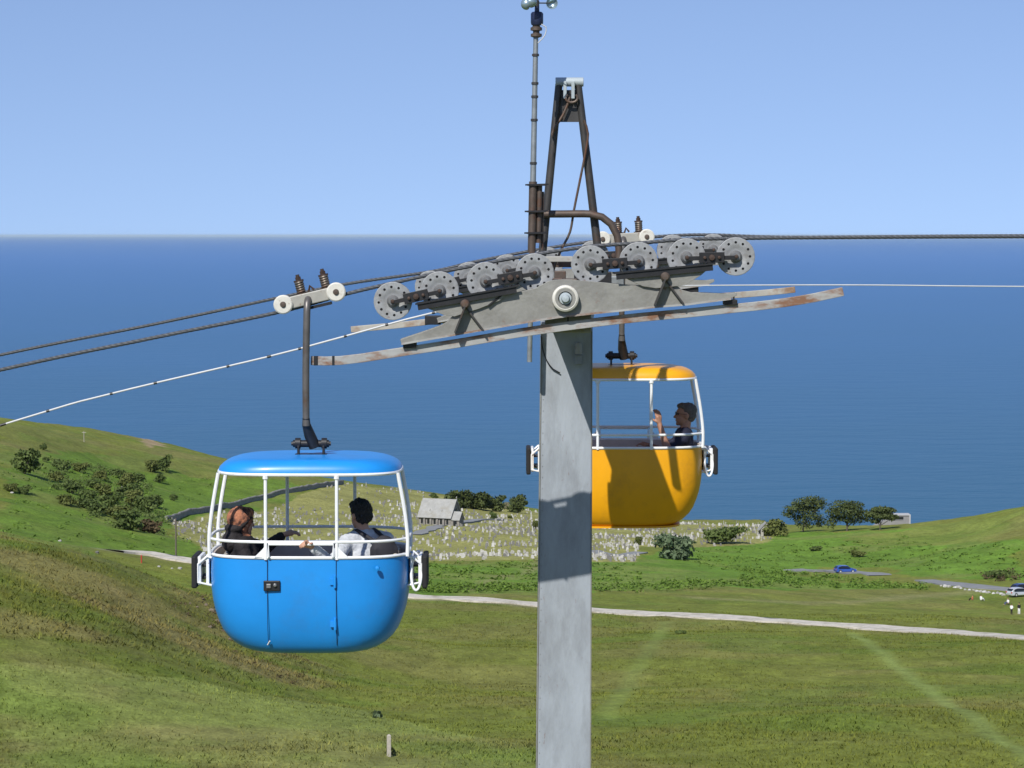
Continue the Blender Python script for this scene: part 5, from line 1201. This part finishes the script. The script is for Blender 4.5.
def cemetery():
    r = np.random.default_rng(12); zc = np.array(ZC); lo, hi = zc.min(0), zc.max(0); ang = 0.2; pts = []
    for yy in np.arange(lo[1] - 60, hi[1] + 60, 2.3):
        for xx in np.arange(lo[0] - 60, hi[0] + 60, 1.35): pts.append((xx + r.normal() * 0.3, yy + (xx - 0) * ang + r.normal() * 0.35))
    pts = np.array(pts); x, y = pts[:, 0], pts[:, 1]; m = inside(ZC, x, y)
    dens = 0.07 + 0.52 * smooth((fbm(x, y, 18, 5, 3) - 0.38) * 4.5)
    nz = fbm(x, y, 60, 15, 2); dens = np.where(nz > 0.62, dens * 0.35, dens)
    edge = inside(zone([(300,497),(345,486),(400,491),(545,514),(545,520),(480,512),(400,502),(330,505)]), x, y); dens = np.where(edge, dens * 0.25, dens)
    chp = G(440, 524); dens = np.where(np.hypot((x - chp.x - 1) / 9, (y - chp.y - 2) / 13) < 1, 0, dens)
    for pl in ([(415,535),(432,529),(452,524),(475,521),(500,520)], [(640,553),(615,556),(590,551)]):
        dens = np.where(seg_dist(x, y, [(q.x, q.y) for q in (G(*p) for p in pl)]) < 2.6, 0, dens)
    m &= r.random(len(x)) < dens; x, y = x[m], y[m]; z = height(x, y)
    white = fbm(x, y, 28, 45, 2); px = 512 + x / y * F
    wbias = np.where(px > 430, 0.10, -0.03); items = []
    for k in range(len(x)):
        u = r.random(); ti = 0 if u < 0.3 else 1 if u < 0.44 else 2 if u < 0.54 else 3 if u < 0.575 else 4 if u < 0.80 else 5
        v = r.random() * 0.7 + white[k] * 0.6 + wbias[k]; mt = 'stone_white' if v > 0.90 else 'stone_pale' if v > 0.64 else 'stone_grey'
        s = r.uniform(0.36, 0.66) * (1.25 if r.random() < 0.08 else 1.0); items.append((GT[ti][3] * s / y[k] * (1.3 if mt == 'stone_white' else 1.0), k, ti, mt, s, r.normal() * 0.12 + 0.15 * (1 if r.random() < 0.5 else -1)))
    items.sort(reverse=True); cw = {'stone_white': 'white', 'stone_pale': 'buff', 'stone_grey': 'dark grey'}; rest = {mt: ([], []) for mt in cw}
    for i, (_, k, ti, mt, s, rz) in enumerate(items):
        if i < 300:
            o = bpy.data.objects.new(GT[ti][1], GM[ti, mt]); COL.objects.link(o); o.location = (x[k], y[k], z[k]); o.rotation_euler = (r.normal() * 0.03, r.normal() * 0.03, rz); o.scale = (s, s, s)
            lb = {'round-topped': 'round-topped %s headstone in the hillside cemetery', 'peaked': 'peaked %s headstone in the hillside cemetery', 'cross': '%s stone cross standing in the hillside cemetery', 'obelisk': '%s stone obelisk standing in the hillside cemetery', 'kerbed': '%s grave with kerb stones in the hillside cemetery', 'low': 'low %s headstone in the hillside cemetery'}[GT[ti][2]] % cw[mt]
            tag(o, lb, 'gravestone', 'cemetery: %s %s stones' % (cw[mt], GT[ti][2]))
        else: rest[mt][0].append((k, ti, s, rz))
    vs = []; fs = []; mi = []; nb0 = 0
    for j, mt in enumerate(rest):
        for k, ti, s, rz in rest[mt][0]:
            c, sn = math.cos(rz), math.sin(rz); vv = GT[ti][0].v
            vs += [(x[k] + s * (a * c - b_ * sn), y[k] + s * (a * sn + b_ * c), z[k] + s * d) for a, b_, d in vv]
            fs += [tuple(q + nb0 for q in f) for f in GT[ti][0].f]; mi += [j] * len(GT[ti][0].f); nb0 += len(vv)
    me = bpy.data.meshes.new('gravestones'); me.from_pydata(vs, [], fs)
    for mt in rest: me.materials.append(M[mt])
    me.polygons.foreach_set('material_index', mi); me.update()
    tag(link('gravestones', me), 'many more small gravestones filling the distant cemetery', 'gravestones', kind='stuff'); print('graves', len(items))
cemetery()
# cemetery boundary wall
def stone_wall(pix, hgt, th, label):
    line = catmull([Vector((p.x, p.y, 0)) for p in (G(*q) for q in pix)], 2.0); z = height([p.x for p in line], [p.y for p in line])
    root = empty('stone_wall', (line[0].x, line[0].y, z[0]), label, 'wall'); b = MB(); c = MB(); r = random.Random(4); rg = []; rc = []
    for i, p in enumerate(line):
        t = (line[min(i + 1, len(line) - 1)] - line[max(i - 1, 0)]).normalized(); n = Vector((-t.y, t.x, 0)); h_ = hgt + r.uniform(-.1, .1); p = Vector((p.x, p.y, z[i]))
        rg.append([p - n * th / 2 - Vector((0, 0, .6)), p + n * th / 2 - Vector((0, 0, .6)), p + n * th * .4 + Vector((0, 0, h_)), p - n * th * .4 + Vector((0, 0, h_))])
        rc.append([p - n * th * .55 + Vector((0, 0, h_ + .004)), p + n * th * .55 + Vector((0, 0, h_ + .004)), p + n * th * .3 + Vector((0, 0, h_ + .22)), p - n * th * .3 + Vector((0, 0, h_ + .22))])
    b.loft(rg, True, True); b.build('wall_face', M['wall_stone'], root); c.loft(rc, True, True); c.build('coping', M['wall_stone'], root)
stone_wall([(166,522),(185,516),(215,510),(240,505),(270,498),(300,491.5),(325,486.5),(343,484)], 1.05, 0.6, 'grey stone wall climbing along the left edge of the cemetery')
# chapel
def chapel():
    g = G(440, 525); root = empty('chapel', g, 'small grey stone chapel with slate roof and dormers in the cemetery', 'chapel', rz=math.radians(-24)); o = Vector((0, 0, 0))
    def bd(b, n, m, p=root, **k): return b.build(n, M[m], p, off=o, **k)
    L, W, hw, hr = 8.6, 6.0, 2.3, 6.3
    b = MB(); b.box((0, 0, hw / 2 - 0.5), (L, W, hw + 1.0))
    for s in (-1, 1):
        x = s * (L / 2); b.add([(x - 0.15, -W / 2, hw), (x - 0.15, W / 2, hw), (x - 0.15, 0, hr - 0.1), (x + 0.15 * 0, -W / 2, hw), (x, W / 2, hw), (x, 0, hr - 0.1)], [(0, 1, 2), (3, 5, 4), (0, 3, 4, 1), (1, 4, 5, 2), (2, 5, 3, 0)])
    bd(b, 'wall', 'chapel_stone')
    for s in (-1, 1):
        b = MB(); e = Vector((0, s * (W / 2 + 0.4), hw - 0.35)); t = Vector((0, 0, hr)); nrm = Vector((0, s * (hr - hw), W / 2)).normalized() * 0.16
        v = [Vector((x, p.y, p.z)) + q for x in (-L / 2 - 0.25, L / 2 + 0.25) for p in (e, t) for q in (Vector((0, 0, 0)), nrm)]
        b.add(v, [(0, 2, 3, 1), (4, 5, 7, 6), (0, 1, 5, 4), (2, 6, 7, 3), (1, 3, 7, 5), (0, 4, 6, 2)]); rf = bd(b, 'roof', 'slate')
        if s < 0:
            for x in (-1.6, 1.6):
                d = MB(); y0 = -2.3; z0 = hw + 0.75
                d.add([(x - .55, y0, z0 - .1), (x + .55, y0, z0 - .1), (x, y0, z0 + .95), (x, y0 + 1.9, z0 + 1.15)], [(0, 1, 2), (1, 3, 2), (0, 2, 3), (0, 3, 1)]); do = bd(d, 'dormer', 'slate', rf)
                d = MB(); d.prism([(x - .25, z0 + .05), (x + .25, z0 + .05), (x, z0 + .62)], y0 - 0.06, y0 + 0.05); bd(d, 'dormer_opening', 'glass', do)
    for s in (-1, 1):
        b = MB(); x = s * (L / 2 + 0.15); b.box((x, 0, hr + 0.35), (0.16, 0.16, 0.9)); b.box((x, 0, hr + 0.5), (0.16, 0.5, 0.16)); bd(b, 'ridge_cross', 'stone_pale')
    for i in range(5):
        x = -3.4 + i * 1.7; b = MB(); b.prism([(x - .28, .5), (x + .28, .5), (x + .28, 1.5), (x, 1.9), (x - .28, 1.5)], -W / 2 - 0.05, -W / 2 + 0.1); wdw = bd(b, 'window', 'glass')
        b = MB(); b.box((x, -W / 2 - 0.08, 0.42), (0.8, 0.2, 0.12)); bd(b, 'sill', 'stone_pale', wdw)
        if i < 4: b = MB(); b.box((x + .85, -W / 2 - 0.25, 0.7), (0.4, 0.5, 2.2)); bd(b, 'buttress', 'chapel_stone')
    b = MB(); b.prism([(-.6, 1.7), (.6, 1.7), (.6, 3.4), (0, 4.3), (-.6, 3.4)], -.05, .05); wo = bd(b, 'gable_window', 'glass'); wo.rotation_euler = (0, 0, math.pi / 2); wo.location = (L / 2 + 0.03, 0, 0)
    b = MB(); x0, x1 = L / 2, L / 2 + 2.2; yc, hw_, ph, pr = -1.6, 1.3, 1.9, 3.5
    b.box(((x0 + x1) / 2, yc, ph / 2 - .4), (2.2, hw_ * 2, ph + .8)); b.add([(x1, yc - hw_, ph), (x1, yc + hw_, ph), (x1, yc, pr)], [(0, 1, 2)]); po = bd(b, 'porch', 'chapel_stone')
    for s in (-1, 1):
        b = MB(); v = [Vector((x, yc + yy, zz)) for x in (x0 - 0.0, x1 + .2) for yy, zz in ((s * (hw_ + .25), ph - .3), (s * (hw_ + .25), ph - .14), (0, pr + .16), (0, pr))]; b.add(v, [(0, 1, 2, 3), (4, 7, 6, 5), (0, 4, 5, 1), (1, 5, 6, 2), (2, 6, 7, 3), (3, 7, 4, 0)]); bd(b, 'porch_roof', 'slate', po)
    b = MB(); b.box((x0 + 1.1, yc - hw_ - 0.03, 0.75), (0.9, 0.1, 1.6)); bd(b, 'door', 'glass', po)
    # flagged apron
chapel()
def gatehouse():
    g = G(766, 536); root = empty('gatehouse', g, 'tiny gabled stone gatehouse with an arch beside the skyline trees', 'gatehouse'); o = Vector((0, 0, 0)); b = MB()
    w2, hw, hr, dp = 1.6, 1.5, 3.2, 3.0
    b.prism([(-w2, -.5), (-.6, -.5), (-.6, 1.3), (-.35, 1.75), (0, 1.95), (.35, 1.75), (.6, 1.3), (.6, -.5), (w2, -.5), (w2, hw), (0, hr - .1), (-w2, hw)], 0, 0.35); b.prism([(-w2, -.5), (w2, -.5), (w2, hw), (0, hr - .1), (-w2, hw)], dp - .3, dp)
    for s in (-1, 1): b.box((s * (w2 - .15), dp / 2, .5), (.3, dp, 2.0))
    b.build('wall', M['stone_pale'], root, off=o)
    for s in (-1, 1):
        b = MB(); v = [Vector((xx, yy, zz)) for yy in (-.2, dp + .2) for xx, zz in ((s * (w2 + .25), hw - .25), (s * (w2 + .25), hw - .08), (0, hr + .14), (0, hr))]; b.add(v, [(0, 1, 2, 3), (4, 7, 6, 5), (0, 4, 5, 1), (1, 5, 6, 2), (2, 6, 7, 3), (3, 7, 4, 0)]); b.build('roof', M['slate'], root, off=o)
gatehouse()
def block():
    g = GY(902, 742); top = P(902, 515.5, 742).z; root = empty('flat_roofed_building', g, 'low white flat-roofed building behind the crest of the green hill', 'building'); o = Vector((0, 0, 0)); h_ = top - g.z
    b = MB(); b.box((0, 2, h_ / 2 - 1), (5.0, 4, h_ + 2)); b.build('wall', M['render_grey'], root, off=o)
    b = MB(); b.box((0, 2, h_ + 0.12), (5.5, 4.5, 0.24)); b.build('roof', M['render_white'], root, off=o)
    b = MB(); b.box((2.55, -0.1, h_ / 2 - 1), (0.35, 0.3, h_ + 2)); b.build('corner_pier', M['render_white'], root, off=o)
    b = MB(); b.box((-0.5, -0.03, h_ - 0.75), (2.6, 0.08, 0.8)); w_ = b.build('window', M['glass'], root, off=o); b = MB(); b.box((-0.5, -0.06, h_ - 1.2), (2.8, 0.16, 0.1)); b.build('sill', M['render_white'], w_, off=o)
    b = MB(); zz = P(886, 522, 742).z - g.z; b.add([(-7.5, 0, zz - 1.5), (-2.5, 0, zz - 1.5), (-2.5, 0, zz + .7), (-4, 0, zz + .5), (-7.5, 3, zz - 1.4), (-2.5, 3, zz - 1.4), (-2.5, 3, zz + .8), (-4, 3, zz + .6)], [(0, 1, 2, 3), (4, 7, 6, 5), (3, 2, 6, 7), (0, 3, 7, 4), (1, 5, 6, 2)]); b.build('annexe', M['render_grey'], root, off=o)
block()
# ------------------------------------------------------------------ cars
def car(px, py, yaw, mat, label, lift=0.14):
    g = G(px, py) + Vector((0, 0, lift)); root = empty('parked_car' if 'parked' in label else 'car', g, label, 'car', rz=yaw); o = Vector((0, 0, 0))
    def lat(pts, hw0, hw1):
        b = MB(); n = len(pts); b.add([(x, -hw0 if z < 0.9 else -hw1, z) for x, z in pts] + [(x, hw0 if z < 0.9 else hw1, z) for x, z in pts], [tuple(range(n)), tuple(range(2 * n - 1, n - 1, -1))] + [((i + 1) % n, i, n + i, n + (i + 1) % n) for i in range(n)]); return b
    bo = [(-2.05, .25), (2.0, .25), (2.1, .5), (2.05, .68), (1.3, .86), (.95, .9), (.35, 1.38), (-.9, 1.44), (-1.6, 1.3), (-2.02, .95), (-2.1, .6)]
    body = lat(bo, 0.86, 0.70).build('body', M[mat], root, off=o, bevel=0.06)
    for s in (-1, 1):
        b = MB(); v = [(.78, .93), (.32, 1.30), (-.88, 1.36), (-1.5, 1.22), (-1.7, .95)]; b.add([(x, s * ((0.885 if z < 0.96 else 0.742)), z) for x, z in v] + [(x, s * ((0.86 if z < 0.96 else 0.70)), z) for x, z in v], [(0, 1, 2, 3, 4), (0, 5, 6, 1), (1, 6, 7, 2), (2, 7, 8, 3), (3, 8, 9, 4), (4, 9, 5, 0)]); b.build('side_window', M['glass'], root, off=o)
        for x in (-1.25, 1.3):
            b = MB(); b.lathe([(0.0, 0.0), (.2, 0.0), (.31, .01), (.32, .05), (.32, .2), (0.0, .2)], (x, s * .90, .32), (0, -s, 0), 16); wh = b.build('wheel', M['tyre'], root, off=o, smooth=35); b = MB(); b.lathe([(0.0, -.02), (.17, -.015), (.19, .01)], (x, s * .895, .32), (0, -s, 0), 12); b.build('rim', M['car_silver'], wh, off=o)
        b = MB(); b.box((2.04, s * .62, .62), (.12, .34, .14)); b.build('headlight', M['render_white'], root, off=o); b = MB(); b.box((-2.07, s * .66, .72), (.08, .28, .2)); b.build('tail_light', M['red'], root, off=o)
    for pts in ([(.99, .9), (.40, 1.36)], [(-1.66, 1.28), (-2.03, .98)]):
        (x0, z0), (x1, z1) = pts; b = MB(); d = 0.03 if x0 > 0 else -0.03; b.add([(x0 + d, -.64, z0), (x0 + d, .64, z0), (x1 + d, .58, z1), (x1 + d, -.58, z1), (x0, -.64, z0 - .02), (x0, .64, z0 - .02), (x1, .58, z1 - .03), (x1, -.58, z1 - .03)], [(0, 1, 2, 3), (0, 4, 5, 1), (1, 5, 6, 2), (2, 6, 7, 3), (3, 7, 4, 0)]); b.build('windscreen' if x0 > 0 else 'rear_window', M['glass'], root, off=o)
car(845, 573.3, 0.25, 'car_blue', 'bright blue car driving alone on the grey road')
car(1023, 592.8, 0.4, 'car_navy', 'dark blue car parked by the road at the right edge')
car(1019, 596.8, 0.5, 'car_silver', 'silver car parked in front of the dark blue one')
# ------------------------------------------------------------------ posts, poles, rocks
g = G(389, 757); b = MB(); b.loft([[g + Vector((sx * .12, sy * .1, z)) for sx, sy in ((-1, -1), (1, -1), (1, 1), (-1, 1))] for z in (-.4, .6, 1.22)], True, False); b.loft([[g + Vector((sx * q * .12, sy * q * .1, z)) for sx, sy in ((-1, -1), (1, -1), (1, 1), (-1, 1))] for z, q in ((1.22, 1.0), (1.30, .35))], False, True)
tag(b.build('timber_post', M['timber'], bevel=0.01), 'weathered timber post standing alone in the near meadow', 'post')
g = G(176, 556); up_ = empty('utility_pole', g, 'thin wooden pole beside the track left of the blue cabin', 'pole'); hh = 38 * g.y / F
b = MB(); b.tube([g - Vector((0, 0, .5)), g + Vector((0, 0, hh))], [.14, .10], 8); b.build('pole', M['pole_wood'], up_, smooth=True); b = MB(); b.box(g + Vector((0, 0, hh - .5)), (.9, .1, .12)); b.build('crossbar', M['pole_wood'], up_)
for px, py, hp, lb in ((122, 500, 14, 'thin grey pole rising from the gully scrub'), (84, 442, 11, 'thin pale pole on the upper left headland')):
    g = G(px, py); t = empty('utility_pole', g, lb, 'pole'); hh = hp * g.y / F; b = MB(); b.tube([g - Vector((0, 0, .5)), g + Vector((0, 0, hh))], [.11, .08], 8); b.build('pole', M['timber'], t, smooth=True); b = MB(); b.box(g + Vector((0, 0, hh - .4)), (1.1, .12, .14)); b.build('crossbar', M['timber'], t)
g = G(141.5, 563); t = empty('marker_post', g, 'small red marker post at the edge of the gravel track', 'post'); b = MB(); b.tube([g - Vector((0, 0, .3)), g + Vector((0, 0, .85))], .09, 8); b.build('post', M['red'], t, smooth=True); b = MB(); b.lathe([(.1, 0), (.1, .12), (.0, .2)], g + Vector((0, 0, .85)), (0, 0, 1), 8); b.build('cap', M['red'], t)
def rock(px, py, wpx, label, group, seed, mat='rock'):
    r = random.Random(seed); g = G(px, py); w_ = wpx * g.y / F; bm = bmesh.new(); bmesh.ops.create_icosphere(bm, subdivisions=2, radius=1.0)
    for v in bm.verts:
        n = 0.75 + 0.4 * r.random(); v.co = Vector((v.co.x * w_ * .5 * n, v.co.y * w_ * .45 * n, v.co.z * w_ * .33 * n))
    me = bpy.data.meshes.new('boulder'); bm.to_mesh(me); bm.free(); o = link('boulder', me, M[mat]); o.location = g + Vector((0, 0, w_ * .12)); o.rotation_euler = (0, 0, r.uniform(0, 6)); tag(o, label, 'boulder', group)
for i in range(17): rock(942 + i * 3.9 + random.uniform(-1, 1), 586.5 + i * .55 + random.uniform(-.4, .6), random.uniform(3, 6.5), 'white boulder in the row edging the road', 'white boulders edging the road', i, 'stone_white' if i % 2 else 'stone_pale')
for i, (px, py, wp) in enumerate([(206,606,7),(212,612,9),(218,622,8),(224,632,7),(203,600,5),(197,608,5),(230,640,6),(210,628,6),(190,604,4)]): rock(px, py, wp * .8, 'rough brown rock on the scarred slope left of the blue cabin', 'rocks on the scarred slope', 50 + i, 'scar_rock')
for i, (px, py, wp) in enumerate([(159,567.5,4),(172,569,3),(180,569.5,5),(60,541.5,4),(12,493.5,4)]): rock(px, py, wp, 'pale stone lying in the grass on the left hillside', 'pale stones on the left hillside', 70 + i, 'stone_pale')
for i, (px, py, wp) in enumerate([(97,553.5,5)]): rock(px, py, wp, 'dark rock where the gravel track leaves the hill', None, 90, 'stone_grey')
